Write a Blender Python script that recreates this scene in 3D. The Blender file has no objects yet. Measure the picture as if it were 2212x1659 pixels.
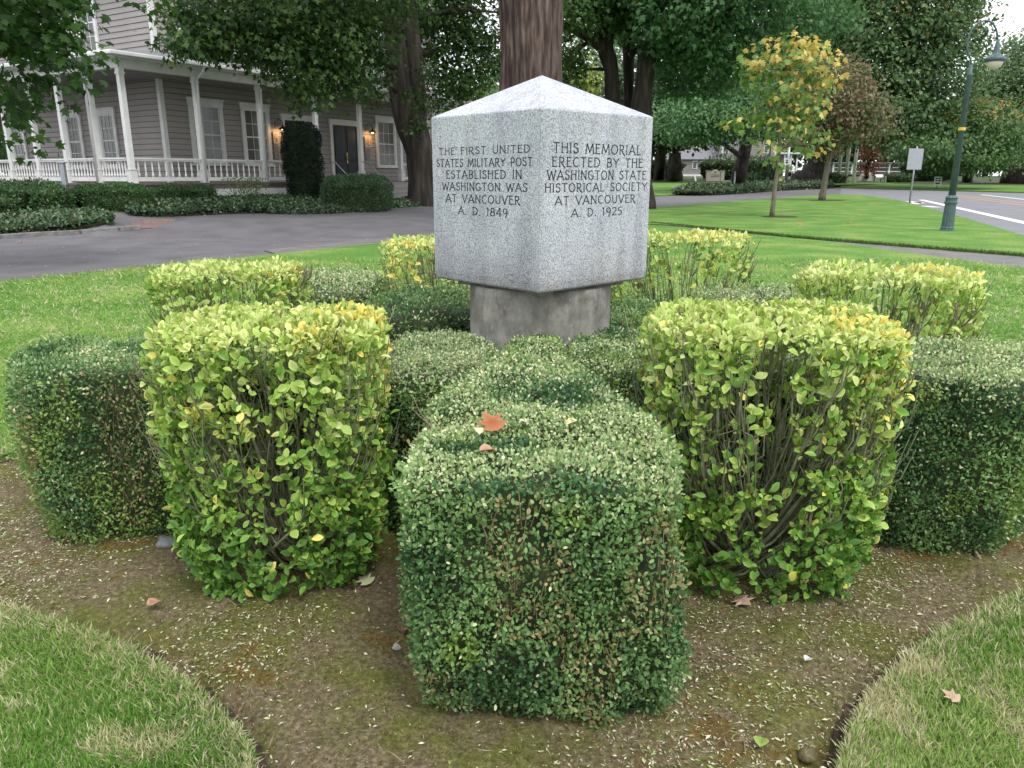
import bpy, math, random
import numpy as np
from mathutils import Vector, Matrix
from mathutils.geometry import tessellate_polygon

# ------------------------------------------------------------------ camera, sky, sun, exposure
S = bpy.context.scene
COL = S.collection
FPX, PITCH, EYE = 1650.0, math.radians(15.25), 1.6      # focal length in units of a 2212 wide frame
cam_d = bpy.data.cameras.new("camera"); cam = bpy.data.objects.new("camera", cam_d); COL.objects.link(cam)
cam_d.sensor_width = 36; cam_d.lens = FPX / 2212 * 36; cam_d.clip_start = .05; cam_d.clip_end = 3000
cam.location = (0, 0, EYE); cam.rotation_euler = (math.pi / 2 - PITCH, 0, 0)
S.camera = cam
SUN_EL, SUN_AZ = math.radians(58), math.radians(150)     # azimuth measured from +Y towards +X
w = bpy.data.worlds.new("World"); S.world = w; w.use_nodes = True
nt = w.node_tree; nt.nodes.clear()
o_ = nt.nodes.new("ShaderNodeOutputWorld"); bg = nt.nodes.new("ShaderNodeBackground")
sky = nt.nodes.new("ShaderNodeTexSky"); sky.sky_type = 'NISHITA'; sky.sun_disc = False
sky.sun_elevation = SUN_EL; sky.sun_rotation = SUN_AZ
mx = nt.nodes.new("ShaderNodeMix"); mx.data_type = 'RGBA'; mx.inputs[0].default_value = .86
tc = nt.nodes.new("ShaderNodeTexCoord"); nz = nt.nodes.new("ShaderNodeTexNoise"); nz.inputs['Scale'].default_value = 2.2
nz.inputs['Detail'].default_value = 5
cr = nt.nodes.new("ShaderNodeValToRGB")
cr.color_ramp.elements[0].position = .3; cr.color_ramp.elements[0].color = (9.4, 9.8, 10.4, 1)
cr.color_ramp.elements[1].position = .7; cr.color_ramp.elements[1].color = (12.2, 12.3, 12.4, 1)
nt.links.new(tc.outputs['Generated'], nz.inputs['Vector']); nt.links.new(nz.outputs['Fac'], cr.inputs[0])
nt.links.new(sky.outputs[0], mx.inputs[6]); nt.links.new(cr.outputs[0], mx.inputs[7])
nt.links.new(mx.outputs[2], bg.inputs[0]); bg.inputs[1].default_value = .115
nt.links.new(bg.outputs[0], o_.inputs[0])
sl = bpy.data.lights.new("sun", 'SUN'); sl.energy = 1.5; sl.angle = math.radians(16); sl.color = (1, .965, .9)
so = bpy.data.objects.new("sun", sl); COL.objects.link(so)
sd = Vector((math.sin(SUN_AZ) * math.cos(SUN_EL), math.cos(SUN_AZ) * math.cos(SUN_EL), math.sin(SUN_EL)))
so.rotation_euler = sd.to_track_quat('Z', 'Y').to_euler(); so.location = sd * 60
S.view_settings.view_transform = 'Standard'; S.view_settings.look = 'None'
S.view_settings.exposure = 0.55; S.view_settings.gamma = 1.0; S.view_settings.use_curve_mapping = False
try:
    S.cycles.max_bounces = 6; S.cycles.diffuse_bounces = 3; S.cycles.transparent_max_bounces = 6
except Exception: pass

rng = np.random.default_rng(11); random.seed(11)

# ------------------------------------------------------------------ placing on the terrain
def gz(y, x=None):
    t = min(1, max(0, (y - 80) / 90.0)); z = 1.5 * t * t * (3 - 2 * t)
    if x is not None:       # the ground banks up gently towards the house
        dx, dy = x + 12.54, y - 26.06; xl = dx * .516 + dy * .857; yl = -dx * .857 + dy * .516; dist = max(-yl, -xl)
        t = min(1, max(0, (4.6 - dist) / 3.4)); q = min(1, max(0, (22 - xl) / 4)); z += .55 * t * t * (3 - 2 * t) * q
    return z
def ray(u, v):
    c, s = math.cos(PITCH), math.sin(PITCH); x = (u - 1106) / FPX; y = (829.5 - v) / FPX
    return np.array([x, c + y * s, -s + y * c])
def G(u, v, h=0.0):
    d = ray(u, v); lo, hi = .3, 600.0
    for _ in range(60):
        m = (lo + hi) / 2; p = d * m
        if p[2] + EYE > gz(p[1], p[0]) + h: lo = m
        else: hi = m
    p = d * lo; return Vector((p[0], p[1], gz(p[1], p[0]) + h))
def B(u, v, D):
    d = ray(u, v); p = d * (D / d[1]); return Vector((p[0], p[1], p[2] + EYE))

# ------------------------------------------------------------------ materials
def new_mat(name):
    m = bpy.data.materials.new(name); m.use_nodes = True
    n = m.node_tree; b = n.nodes['Principled BSDF']; return m, n, b
def N(n, t, **k):
    x = n.nodes.new(t)
    for a, v in k.items():
        try: x.inputs[a.replace('_', ' ')].default_value = v
        except Exception: setattr(x, a, v)
    return x
def noise_mat(name, cols, scale=6, rough=.7, bump=.2, bscale=None, stretch=None, detail=6, spec=.4, dist=.02, metallic=0, pos=None):
    m, n, b = new_mat(name)
    t = N(n, "ShaderNodeTexCoord"); mp = N(n, "ShaderNodeMapping")
    if stretch: mp.inputs['Scale'].default_value = stretch
    n.links.new(t.outputs['Object'], mp.inputs[0])
    a = N(n, "ShaderNodeTexNoise"); a.inputs['Scale'].default_value = scale; a.inputs['Detail'].default_value = detail
    n.links.new(mp.outputs[0], a.inputs['Vector'])
    r = N(n, "ShaderNodeValToRGB"); e = r.color_ramp.elements
    k = len(cols); ps = pos or [.28 + .44 * i / max(1, k - 1) for i in range(k)]
    e[0].position = ps[0]; e[0].color = (*cols[0], 1); e[1].position = ps[-1]; e[1].color = (*cols[-1], 1)
    for i in range(1, k - 1):
        q = e.new(ps[i]); q.color = (*cols[i], 1)
    n.links.new(a.outputs['Fac'], r.inputs[0]); n.links.new(r.outputs[0], b.inputs['Base Color'])
    b.inputs['Roughness'].default_value = rough; b.inputs['Specular IOR Level'].default_value = spec
    b.inputs['Metallic'].default_value = metallic
    if bump:
        c = N(n, "ShaderNodeTexNoise"); c.inputs['Scale'].default_value = bscale or scale * 4; c.inputs['Detail'].default_value = 6
        n.links.new(mp.outputs[0], c.inputs['Vector'])
        bp = N(n, "ShaderNodeBump"); bp.inputs['Strength'].default_value = bump; bp.inputs['Distance'].default_value = dist
        n.links.new(c.outputs['Fac'], bp.inputs['Height']); n.links.new(bp.outputs[0], b.inputs['Normal'])
    return m
def leaf_mat(name, rough=.42, trans=.25, spec=.5, gain=1.0):
    m, n, b = new_mat(name)
    a = N(n, "ShaderNodeVertexColor"); a.layer_name = "Col"
    b.inputs['Roughness'].default_value = rough; b.inputs['Specular IOR Level'].default_value = spec
    tr = N(n, "ShaderNodeBsdfTranslucent"); ms = N(n, "ShaderNodeMixShader"); ms.inputs[0].default_value = trans
    n.links.new(a.outputs[0], b.inputs['Base Color']); n.links.new(a.outputs[0], tr.inputs[0])
    n.links.new(b.outputs[0], ms.inputs[1]); n.links.new(tr.outputs[0], ms.inputs[2])
    n.links.new(ms.outputs[0], n.nodes['Material Output'].inputs[0]); return m
LEAF = leaf_mat('leaf', .5, .4, .4); GLOSS = leaf_mat('glossy_leaf', .45, .28, .4); GRASSM = leaf_mat('grass_blade', .6, .45, .25)
LITTER = leaf_mat('dry_leaf', .7, .15, .2)
WHITE = noise_mat('white_paint', [(.60, .60, .59), (.74, .74, .73)], 3, .5, .05)
SIDING = noise_mat('grey_siding_paint', [(.29, .265, .255), (.34, .313, .302)], 1.5, .65, .08, stretch=(1, 1, 3))
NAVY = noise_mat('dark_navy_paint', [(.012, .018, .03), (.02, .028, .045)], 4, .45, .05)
BRICKM = noise_mat('brick_red', [(.16, .06, .04), (.25, .11, .08)], 20, .9, .3)
DECK = noise_mat('brown_deck_paint', [(.13, .10, .09), (.19, .15, .13)], 6, .6, .1)
CEIL = noise_mat('porch_ceiling', [(.22, .21, .20), (.28, .27, .26)], 3, .7, .05)
ROOFM = noise_mat('roof_shingle', [(.13, .13, .14), (.24, .24, .26)], 14, .85, .3)
STEEL = noise_mat('galvanised_steel', [(.30, .32, .34), (.42, .44, .46)], 18, .45, .05, metallic=.7)
GREENP = noise_mat('lamp_green_paint', [(.05, .085, .09), (.08, .125, .13)], 9, .42, .08)
SIGNSTONE = noise_mat('sign_stone', [(.38, .36, .31), (.5, .48, .42)], 8, .8, .1)
SIGNWHITE = noise_mat('sign_white', [(.72, .73, .75), (.82, .83, .85)], 3, .5, 0)
BARK = noise_mat('dark_bark', [(.012, .010, .008), (.034, .027, .022), (.075, .062, .05)], 5, .92, .9, 9, (1, 1, .16), dist=.05)
BARKG = noise_mat('sapling_bark', [(.11, .095, .07), (.2, .18, .14)], 12, .9, .5, 30, (1, 1, .3))
REDBARK = noise_mat('red_bark', [(.018, .011, .010), (.055, .034, .03), (.11, .077, .067), (.18, .14, .125)], 9, .95, 1.0, 14, (1, 1, .13), dist=.08, detail=10)
TWIG = noise_mat('grey_green_stem', [(.08, .10, .045), (.17, .18, .10), (.27, .26, .19)], 25, .8, .3)
TANTWIG = noise_mat('tan_twig', [(.16, .11, .065), (.34, .26, .16)], 30, .85, .2)
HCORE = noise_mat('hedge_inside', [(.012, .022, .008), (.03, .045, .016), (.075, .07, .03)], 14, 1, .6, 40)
ASPHALT = noise_mat('asphalt', [(.098, .092, .1), (.128, .122, .132), (.15, .145, .152)], 1.1, .85, .35, 120, dist=.006)
ASPH2 = noise_mat('road_asphalt', [(.15, .15, .17), (.2, .2, .22)], .6, .85, .2, 90, dist=.006)
CONC = noise_mat('path_concrete', [(.12, .11, .11), (.155, .145, .145), (.19, .18, .18)], 2.4, .9, .25, 60, dist=.006)
KERBM = noise_mat('kerb_concrete', [(.13, .125, .12), (.25, .245, .24)], 7, .9, .3)
PAINTW = noise_mat('road_paint_white', [(.62, .62, .62), (.78, .78, .78)], 9, .7, .1)
PAINTY = noise_mat('road_paint_yellow', [(.42, .2, .05), (.58, .3, .08)], 9, .7, .1)
REDPAVE = noise_mat('red_paving', [(.15, .095, .09), (.22, .145, .135)], 5, .9, .3, 60)
MULCH = noise_mat('dark_mulch', [(.030, .019, .014), (.085, .06, .045)], 20, 1, .6)
BASEG = noise_mat('bare_earth', [(.03, .045, .015), (.06, .08, .03)], .5, 1, .3)
HYD = noise_mat('hydrant_yellow', [(.6, .42, .04), (.75, .55, .06)], 9, .5, .1)
INK = noise_mat('inscription_paint', [(.010, .013, .025), (.025, .03, .05)], 60, .7, 0)
STONEP = noise_mat('cobble', [(.13, .14, .15), (.24, .25, .27)], 30, .7, .2)
BRASS = noise_mat('brass', [(.5, .36, .12), (.6, .45, .18)], 9, .35, 0, metallic=.9)
BLACKM = noise_mat('black_metal', [(.012, .012, .014), (.02, .02, .022)], 9, .4, 0)
FROST = noise_mat('frosted_glass', [(.62, .5, .42), (.7, .58, .5)], 4, .3, 0)
def glass_mat():
    m, n, b = new_mat('window_glass')
    t = N(n, "ShaderNodeTexCoord"); a = N(n, "ShaderNodeTexNoise"); a.inputs['Scale'].default_value = 2.5
    n.links.new(t.outputs['Object'], a.inputs[0]); r = N(n, "ShaderNodeValToRGB")
    r.color_ramp.elements[0].color = (.055, .062, .06, 1); r.color_ramp.elements[1].color = (.11, .12, .11, 1)
    n.links.new(a.outputs[0], r.inputs[0]); n.links.new(r.outputs[0], b.inputs['Base Color'])
    b.inputs['Roughness'].default_value = .12; b.inputs['Specular IOR Level'].default_value = .6; return m
GLASS = glass_mat()
def granite_mat():
    m, n, b = new_mat('grey_granite')
    t = N(n, "ShaderNodeTexCoord")
    def ns(sc, det=2, rg=.6):
        a = N(n, "ShaderNodeTexNoise"); a.inputs['Scale'].default_value = sc; a.inputs['Detail'].default_value = det
        a.inputs['Roughness'].default_value = rg; n.links.new(t.outputs['Object'], a.inputs['Vector']); return a
    def ramp(src, pts):
        r = N(n, "ShaderNodeValToRGB"); e = r.color_ramp.elements
        e[0].position, e[0].color = pts[0][0], (*pts[0][1], 1); e[1].position, e[1].color = pts[-1][0], (*pts[-1][1], 1)
        for p, c in pts[1:-1]: q = e.new(p); q.color = (*c, 1)
        n.links.new(src, r.inputs[0]); return r
    a = ns(140, 3, .72)
    r = ramp(a.outputs['Fac'], [(.36, (.14, .155, .20)), (.45, (.34, .36, .41)), (.52, (.50, .515, .555)), (.62, (.66, .665, .68))])
    big = ns(3.5, 4); rb = ramp(big.outputs['Fac'], [(.35, (.82, .83, .88)), (.65, (1.0, 1.0, 1.0))])
    mu = N(n, "ShaderNodeMix", data_type='RGBA', blend_type='MULTIPLY'); mu.inputs[0].default_value = 1
    n.links.new(r.outputs[0], mu.inputs[6]); n.links.new(rb.outputs[0], mu.inputs[7])
    # grime towards the lower edge (a stain with a shape of its own)
    sp = N(n, "ShaderNodeSeparateXYZ"); n.links.new(t.outputs['Object'], sp.inputs[0])
    st = ns(5, 4); ad = N(n, "ShaderNodeMath", operation='MULTIPLY_ADD'); ad.inputs[1].default_value = .30
    n.links.new(st.outputs['Fac'], ad.inputs[0]); n.links.new(sp.outputs['Z'], ad.inputs[2])
    rs = ramp(ad.outputs[0], [(.10, (1, 1, 1)), (.30, (.25, .25, .25)), (.42, (0, 0, 0))])
    mp = N(n, "ShaderNodeMapping"); mp.inputs['Scale'].default_value = (9, 9, .9); n.links.new(t.outputs['Object'], mp.inputs[0])
    sk = N(n, "ShaderNodeTexNoise"); sk.inputs['Scale'].default_value = 1.6; sk.inputs['Detail'].default_value = 5; n.links.new(mp.outputs[0], sk.inputs['Vector'])
    rk = ramp(sk.outputs['Fac'], [(.38, (.80, .79, .77)), (.55, (1, 1, 1))]); m3 = N(n, "ShaderNodeMix", data_type='RGBA', blend_type='MULTIPLY'); m3.inputs[0].default_value = .75
    n.links.new(mu.outputs[2], m3.inputs[6]); n.links.new(rk.outputs[0], m3.inputs[7]); mu = m3
    dm = N(n, "ShaderNodeMix", data_type='RGBA', blend_type='MULTIPLY'); dm.inputs[7].default_value = (.62, .58, .54, 1)
    n.links.new(rs.outputs[0], dm.inputs[0]); n.links.new(mu.outputs[2], dm.inputs[6])
    n.links.new(dm.outputs[2], b.inputs['Base Color']); b.inputs['Roughness'].default_value = .62
    bp = N(n, "ShaderNodeBump"); bp.inputs['Strength'].default_value = .25; bp.inputs['Distance'].default_value = .003
    n.links.new(a.outputs['Fac'], bp.inputs['Height']); n.links.new(bp.outputs[0], b.inputs['Normal']); return m
GRANITE = granite_mat()
def pedestal_mat():
    m, n, b = new_mat('stained_concrete')
    t = N(n, "ShaderNodeTexCoord"); mp = N(n, "ShaderNodeMapping"); mp.inputs['Scale'].default_value = (1, 1, .62)
    n.links.new(t.outputs['Object'], mp.inputs[0])
    a = N(n, "ShaderNodeTexNoise"); a.inputs['Scale'].default_value = 9; a.inputs['Detail'].default_value = 8; a.inputs['Roughness'].default_value = .7
    n.links.new(mp.outputs[0], a.inputs['Vector'])
    r = N(n, "ShaderNodeValToRGB"); e = r.color_ramp.elements
    e[0].position = .33; e[0].color = (.15, .145, .135, 1); e[1].position = .66; e[1].color = (.50, .49, .47, 1)
    q = e.new(.45); q.color = (.26, .25, .235, 1); q = e.new(.55); q.color = (.38, .37, .35, 1)
    n.links.new(a.outputs['Fac'], r.inputs[0])
    c = N(n, "ShaderNodeTexNoise"); c.inputs['Scale'].default_value = 34; c.inputs['Detail'].default_value = 5
    n.links.new(mp.outputs[0], c.inputs['Vector'])
    r2 = N(n, "ShaderNodeValToRGB"); r2.color_ramp.elements[0].position = .6; r2.color_ramp.elements[0].color = (0, 0, 0, 1)
    r2.color_ramp.elements[1].position = .68; r2.color_ramp.elements[1].color = (.75, .75, .75, 1)
    n.links.new(c.outputs['Fac'], r2.inputs[0])
    mm = N(n, "ShaderNodeMix", data_type='RGBA'); mm.inputs[7].default_value = (.42, .41, .40, 1)
    n.links.new(r2.outputs[0], mm.inputs[0]); n.links.new(r.outputs[0], mm.inputs[6])
    sp = N(n, "ShaderNodeSeparateXYZ"); n.links.new(t.outputs['Object'], sp.inputs[0])
    ad = N(n, "ShaderNodeMath", operation='MULTIPLY_ADD'); ad.inputs[1].default_value = .30
    n.links.new(a.outputs['Fac'], ad.inputs[0]); n.links.new(sp.outputs['Z'], ad.inputs[2])
    r3 = N(n, "ShaderNodeValToRGB"); r3.color_ramp.elements[0].position = .98; r3.color_ramp.elements[0].color = (0, 0, 0, 1)
    r3.color_ramp.elements[1].position = 1.0; r3.color_ramp.elements[1].color = (.8, .8, .8, 1)
    n.links.new(ad.outputs[0], r3.inputs[0])
    dm = N(n, "ShaderNodeMix", data_type='RGBA', blend_type='MULTIPLY'); dm.inputs[7].default_value = (.55, .53, .49, 1)
    r3.color_ramp.elements[0].position = .88
    n.links.new(r3.outputs[0], dm.inputs[0]); n.links.new(mm.outputs[2], dm.inputs[6])
    n.links.new(dm.outputs[2], b.inputs['Base Color']); b.inputs['Roughness'].default_value = .9
    bp = N(n, "ShaderNodeBump"); bp.inputs['Strength'].default_value = .6; bp.inputs['Distance'].default_value = .01
    n.links.new(a.outputs['Fac'], bp.inputs['Height']); n.links.new(bp.outputs[0], b.inputs['Normal']); return m
PEDM = pedestal_mat()
def lawn_mat():
    m, n, b = new_mat('lawn_grass')
    t = N(n, "ShaderNodeTexCoord")
    def ns(sc, det, st=None):
        mp = N(n, "ShaderNodeMapping"); n.links.new(t.outputs['Object'], mp.inputs[0])
        if st: mp.inputs['Scale'].default_value = st
        a = N(n, "ShaderNodeTexNoise"); a.inputs['Scale'].default_value = sc; a.inputs['Detail'].default_value = det
        n.links.new(mp.outputs[0], a.inputs['Vector']); return a
    a = ns(.8, 9); f_ = ns(24, 10)
    r = N(n, "ShaderNodeValToRGB"); e = r.color_ramp.elements
    e[0].position = .3; e[0].color = (.085, .19, .04, 1); e[1].position = .72; e[1].color = (.225, .29, .085, 1)
    q = e.new(.5); q.color = (.12, .235, .052, 1)
    n.links.new(a.outputs['Fac'], r.inputs[0])
    r2 = N(n, "ShaderNodeValToRGB"); r2.color_ramp.elements[0].position = .3; r2.color_ramp.elements[0].color = (.62, .62, .62, 1)
    r2.color_ramp.elements[1].position = .7; r2.color_ramp.elements[1].color = (1.3, 1.3, 1.2, 1)
    n.links.new(f_.outputs['Fac'], r2.inputs[0])
    mu = N(n, "ShaderNodeMix", data_type='RGBA', blend_type='MULTIPLY'); mu.inputs[0].default_value = 1
    n.links.new(r.outputs[0], mu.inputs[6]); n.links.new(r2.outputs[0], mu.inputs[7])
    n.links.new(mu.outputs[2], b.inputs['Base Color']); b.inputs['Roughness'].default_value = .95; b.inputs['Specular IOR Level'].default_value = .1
    bp = N(n, "ShaderNodeBump"); bp.inputs['Strength'].default_value = .7; bp.inputs['Distance'].default_value = .03
    n.links.new(f_.outputs['Fac'], bp.inputs['Height']); n.links.new(bp.outputs[0], b.inputs['Normal']); return m
LAWN = lawn_mat()
def soil_mat():
    m, n, b = new_mat('mossy_soil')
    t = N(n, "ShaderNodeTexCoord")
    def ns(sc, det, rg=.6):
        a = N(n, "ShaderNodeTexNoise"); a.inputs['Scale'].default_value = sc; a.inputs['Detail'].default_value = det
        a.inputs['Roughness'].default_value = rg; n.links.new(t.outputs['Object'], a.inputs['Vector']); return a
    def ramp(src, pts):
        r = N(n, "ShaderNodeValToRGB"); e = r.color_ramp.elements
        e[0].position, e[0].color = pts[0][0], (*pts[0][1], 1); e[1].position, e[1].color = pts[-1][0], (*pts[-1][1], 1)
        for p, c in pts[1:-1]: q = e.new(p); q.color = (*c, 1)
        n.links.new(src, r.inputs[0]); return r
    def mix(fac, a, c):
        q = N(n, "ShaderNodeMix", data_type='RGBA'); n.links.new(fac, q.inputs[0]); n.links.new(a, q.inputs[6]); n.links.new(c, q.inputs[7]); return q.outputs[2]
    fine = ns(55, 6, .75)
    soil = ramp(fine.outputs['Fac'], [(.3, (.058, .043, .026)), (.5, (.165, .128, .078)), (.7, (.34, .285, .19))])
    moss = ramp(fine.outputs['Fac'], [(.3, (.05, .06, .012)), (.55, (.14, .155, .035)), (.75, (.27, .25, .08))])
    och = ramp(fine.outputs['Fac'], [(.3, (.07, .045, .012)), (.7, (.22, .14, .04))])
    m1 = ns(2.6, 7, .7); k1 = ramp(m1.outputs['Fac'], [(.43, (0, 0, 0)), (.58, (.85, .85, .85))])
    m2 = ns(3.4, 6, .7)
    mp = N(n, "ShaderNodeMapping"); mp.inputs['Location'].default_value = (7, 3, 1); n.links.new(t.outputs['Object'], mp.inputs[0]); n.links.new(mp.outputs[0], m2.inputs['Vector'])
    k2 = ramp(m2.outputs['Fac'], [(.56, (0, 0, 0)), (.63, (.8, .8, .8))])
    c = mix(k1.outputs[0], soil.outputs[0], moss.outputs[0]); c = mix(k2.outputs[0], c, och.outputs[0])
    n.links.new(c, b.inputs['Base Color']); b.inputs['Roughness'].default_value = 1; b.inputs['Specular IOR Level'].default_value = .15
    bp = N(n, "ShaderNodeBump"); bp.inputs['Strength'].default_value = .8; bp.inputs['Distance'].default_value = .02
    n.links.new(fine.outputs['Fac'], bp.inputs['Height']); n.links.new(bp.outputs[0], b.inputs['Normal']); return m
SOIL = soil_mat()
def glow_mat():
    m, n, b = new_mat('lit_bulb'); b.inputs['Emission Color'].default_value = (1, .55, .2, 1); b.inputs['Emission Strength'].default_value = 6
    b.inputs['Base Color'].default_value = (.9, .7, .4, 1); return m
BULB = glow_mat()

# ------------------------------------------------------------------ mesh helpers
def tag(o, label=None, cat=None, group=None, kind=None):
    if label: o['label'] = label
    if cat: o['category'] = cat
    if group: o['group'] = group
    if kind: o['kind'] = kind
    return o
def empty(name, loc, rz=0.0):
    o = bpy.data.objects.new(name, None); COL.objects.link(o); o.location = loc; o.rotation_euler = (0, 0, rz)
    o.empty_display_size = .2; return o
def link(name, me, parent=None, loc=None, rot=None):
    o = bpy.data.objects.new(name, me); COL.objects.link(o)
    if parent: o.parent = parent
    if loc is not None: o.location = loc
    if rot is not None: o.rotation_euler = rot
    return o
class MB:
    def __init__(s): s.v = []; s.f = []
    def box(s, x0, x1, y0, y1, z0, z1):
        k = len(s.v); s.v += [(x, y, z) for z in (z0, z1) for x, y in ((x0, y0), (x1, y0), (x1, y1), (x0, y1))]
        s.f += [(k + 3, k + 2, k + 1, k), (k + 4, k + 5, k + 6, k + 7)] + [(k + i, k + (i + 1) % 4, k + 4 + (i + 1) % 4, k + 4 + i) for i in range(4)]; return s
    def bar(s, a, b, w_, h_):
        a = Vector(a); b = Vector(b); d = (b - a).normalized(); up = Vector((0, 0, 1)) if abs(d.z) < .95 else Vector((1, 0, 0))
        x = d.cross(up).normalized() * w_ / 2; y = x.cross(d).normalized() * h_ / 2; k = len(s.v)
        for p in (a, b): s.v += [tuple(p - x - y), tuple(p + x - y), tuple(p + x + y), tuple(p - x + y)]
        s.f += [(k + 3, k + 2, k + 1, k), (k + 4, k + 5, k + 6, k + 7)] + [(k + i, k + (i + 1) % 4, k + 4 + (i + 1) % 4, k + 4 + i) for i in range(4)]; return s
    def tube(s, pts, rad, n=8, cap=True):
        pts = [Vector(p) for p in pts]; k0 = len(s.v); m = len(pts)
        if not hasattr(rad, '__len__'): rad = [rad] * m
        prev = None
        for i, p in enumerate(pts):
            d = (pts[min(i + 1, m - 1)] - pts[max(i - 1, 0)]).normalized()
            if prev is None: prev = d.cross(Vector((.31, .95, .1))).normalized()
            x = (prev - d * prev.dot(d)).normalized(); prev = x; y = d.cross(x)
            for j in range(n):
                a = 2 * math.pi * j / n; s.v.append(tuple(p + (x * math.cos(a) + y * math.sin(a)) * rad[i]))
        for i in range(m - 1):
            for j in range(n):
                a = k0 + i * n + j; b = k0 + i * n + (j + 1) % n; s.f.append((a, b, b + n, a + n))
        if cap: s.f.append(tuple(k0 + j for j in reversed(range(n)))); s.f.append(tuple(k0 + (m - 1) * n + j for j in range(n)))
        return s
    def lathe(s, prof, n=12, c=(0, 0, 0), flute=0, fn=0):
        k0 = len(s.v); m = len(prof)
        for r, z in prof:
            for j in range(n):
                a = 2 * math.pi * j / n; rr = r * (1 - flute * (j % 2)) if flute else r
                s.v.append((c[0] + rr * math.cos(a), c[1] + rr * math.sin(a), c[2] + z))
        for i in range(m - 1):
            for j in range(n):
                a = k0 + i * n + j; b = k0 + i * n + (j + 1) % n; s.f.append((a, b, b + n, a + n))
        s.f.append(tuple(k0 + j for j in reversed(range(n)))); s.f.append(tuple(k0 + (m - 1) * n + j for j in range(n))); return s
    def prism(s, poly, z0, z1):
        k = len(s.v); n = len(poly)
        s.v += [(p[0], p[1], z0) for p in poly] + [(p[0], p[1], z1) for p in poly]
        tri = tessellate_polygon([[Vector((p[0], p[1], 0)) for p in poly]])
        for t in tri:
            a, b, c = t; A, Bq, Cq = [poly[i] for i in t]
            if (Bq[0] - A[0]) * (Cq[1] - A[1]) - (Bq[1] - A[1]) * (Cq[0] - A[0]) < 0: b, c = c, b
            s.f += [(k + n + a, k + n + b, k + n + c), (k + c, k + b, k + a)]
        s.f += [(k + i, k + (i + 1) % n, k + n + (i + 1) % n, k + n + i) for i in range(n)]; return s
    def mesh(s, name, m, smooth=False, bevel=0):
        me = bpy.data.meshes.new(name); me.from_pydata(s.v, [], s.f); me.materials.append(m)
        if smooth: me.polygons.foreach_set('use_smooth', [True] * len(me.polygons))
        me.update(); return me
    def obj(s, name, m, parent=None, smooth=False, loc=None, bevel=0):
        o = link(name, s.mesh(name, m, smooth), parent, loc)
        if bevel:
            md = o.modifiers.new('bevel', 'BEVEL'); md.width = bevel; md.segments = 2
        return o
def np_mesh(name, V, F, m, C=None, smooth=True):
    me = bpy.data.meshes.new(name); nv, nf = len(V), len(F)
    me.vertices.add(nv); me.vertices.foreach_set('co', np.asarray(V, np.float32).ravel())
    me.loops.add(nf * 3); me.loops.foreach_set('vertex_index', np.asarray(F, np.int32).ravel())
    me.polygons.add(nf); me.polygons.foreach_set('loop_start', np.arange(0, nf * 3, 3, dtype=np.int32))
    try: me.polygons.foreach_set('loop_total', np.full(nf, 3, np.int32))
    except Exception: pass
    me.polygons.foreach_set('use_smooth', np.full(nf, smooth))
    me.update(calc_edges=True)
    if C is not None:
        a = me.color_attributes.new('Col', 'FLOAT_COLOR', 'POINT'); c4 = np.ones((nv, 4), np.float32); c4[:, :3] = C
        a.data.foreach_set('color', c4.ravel())
    me.materials.append(m); return me
def hash3(i, j, k, s):
    h = (i * 374761393 + j * 668265263 + k * 2147483647 + s * 974634777) & 0xffffffff
    h = ((h ^ (h >> 13)) * 1274126177) & 0xffffffff; return ((h ^ (h >> 16)) & 0xffff) / 65535.0
def vnoise(P, f, seed=0):
    Q = np.asarray(P, float) * f + 100.0; I = np.floor(Q).astype(np.int64); t = Q - I; t = t * t * (3 - 2 * t); r = 0
    for a in (0, 1):
        for b in (0, 1):
            for c in (0, 1):
                wgt = (t[:, 0] if a else 1 - t[:, 0]) * (t[:, 1] if b else 1 - t[:, 1]) * (t[:, 2] if c else 1 - t[:, 2])
                r = r + wgt * hash3(I[:, 0] + a, I[:, 1] + b, I[:, 2] + c, seed)
    return r
def nrm(a): return a / (np.linalg.norm(a, axis=-1, keepdims=True) + 1e-9)
# leaf shapes: verts (x across, y along, z up), triangles, edge mask
OVAL = (np.array([(0, 0, 0), (.42, .36, .07), (.36, .76, .07), (0, 1, 0), (-.36, .76, .07), (-.42, .36, .07)]),
        np.array([(0, 1, 5), (1, 2, 5), (2, 4, 5), (2, 3, 4)]), np.array([0, 1, 1, 1, 1, 1.]))
RHOMB = (np.array([(0, 0, 0), (.42, .5, .1), (0, 1, 0), (-.42, .5, .1)]), np.array([(0, 1, 3), (1, 2, 3)]), np.array([0, 1, 1, 1.]))
EUO = (np.array([(0, 0, 0), (0, .4, -.02), (0, .75, -.01), (0, 1, -.08), (.38, .28, .12), (.5, .58, .13), (.3, .85, .03), (-.38, .28, .12), (-.5, .58, .13), (-.3, .85, .03)]),
       np.array([(0, 4, 1), (4, 5, 1), (5, 2, 1), (5, 6, 2), (6, 3, 2), (0, 1, 7), (7, 1, 8), (8, 1, 2), (8, 2, 9), (9, 2, 3)]),
       np.array([.2, 0, 0, 1, 1, 1, 1, 1, 1, 1.]))
_mp = [(0, -.05), (.28, .02), (.55, .18), (.3, .33), (.62, .62), (.26, .58), (0, 1.0), (-.26, .58), (-.62, .62), (-.3, .33), (-.55, .18), (-.28, .02)]
MAPLE = (np.array([(0, .35, .05)] + [(x, y, -.10 * (abs(x) + abs(y - .35))) for x, y in _mp]), np.array([(0, i, i % 12 + 1) for i in range(1, 13)]), np.array([0] + [1.] * 12))
BLADE = (np.array([(-.5, 0, 0), (.5, 0, 0), (0, .5, .04), (0, 1, .28)]), np.array([(0, 1, 2), (0, 2, 3)]), np.array([0, 0, .5, 1.]))
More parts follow.
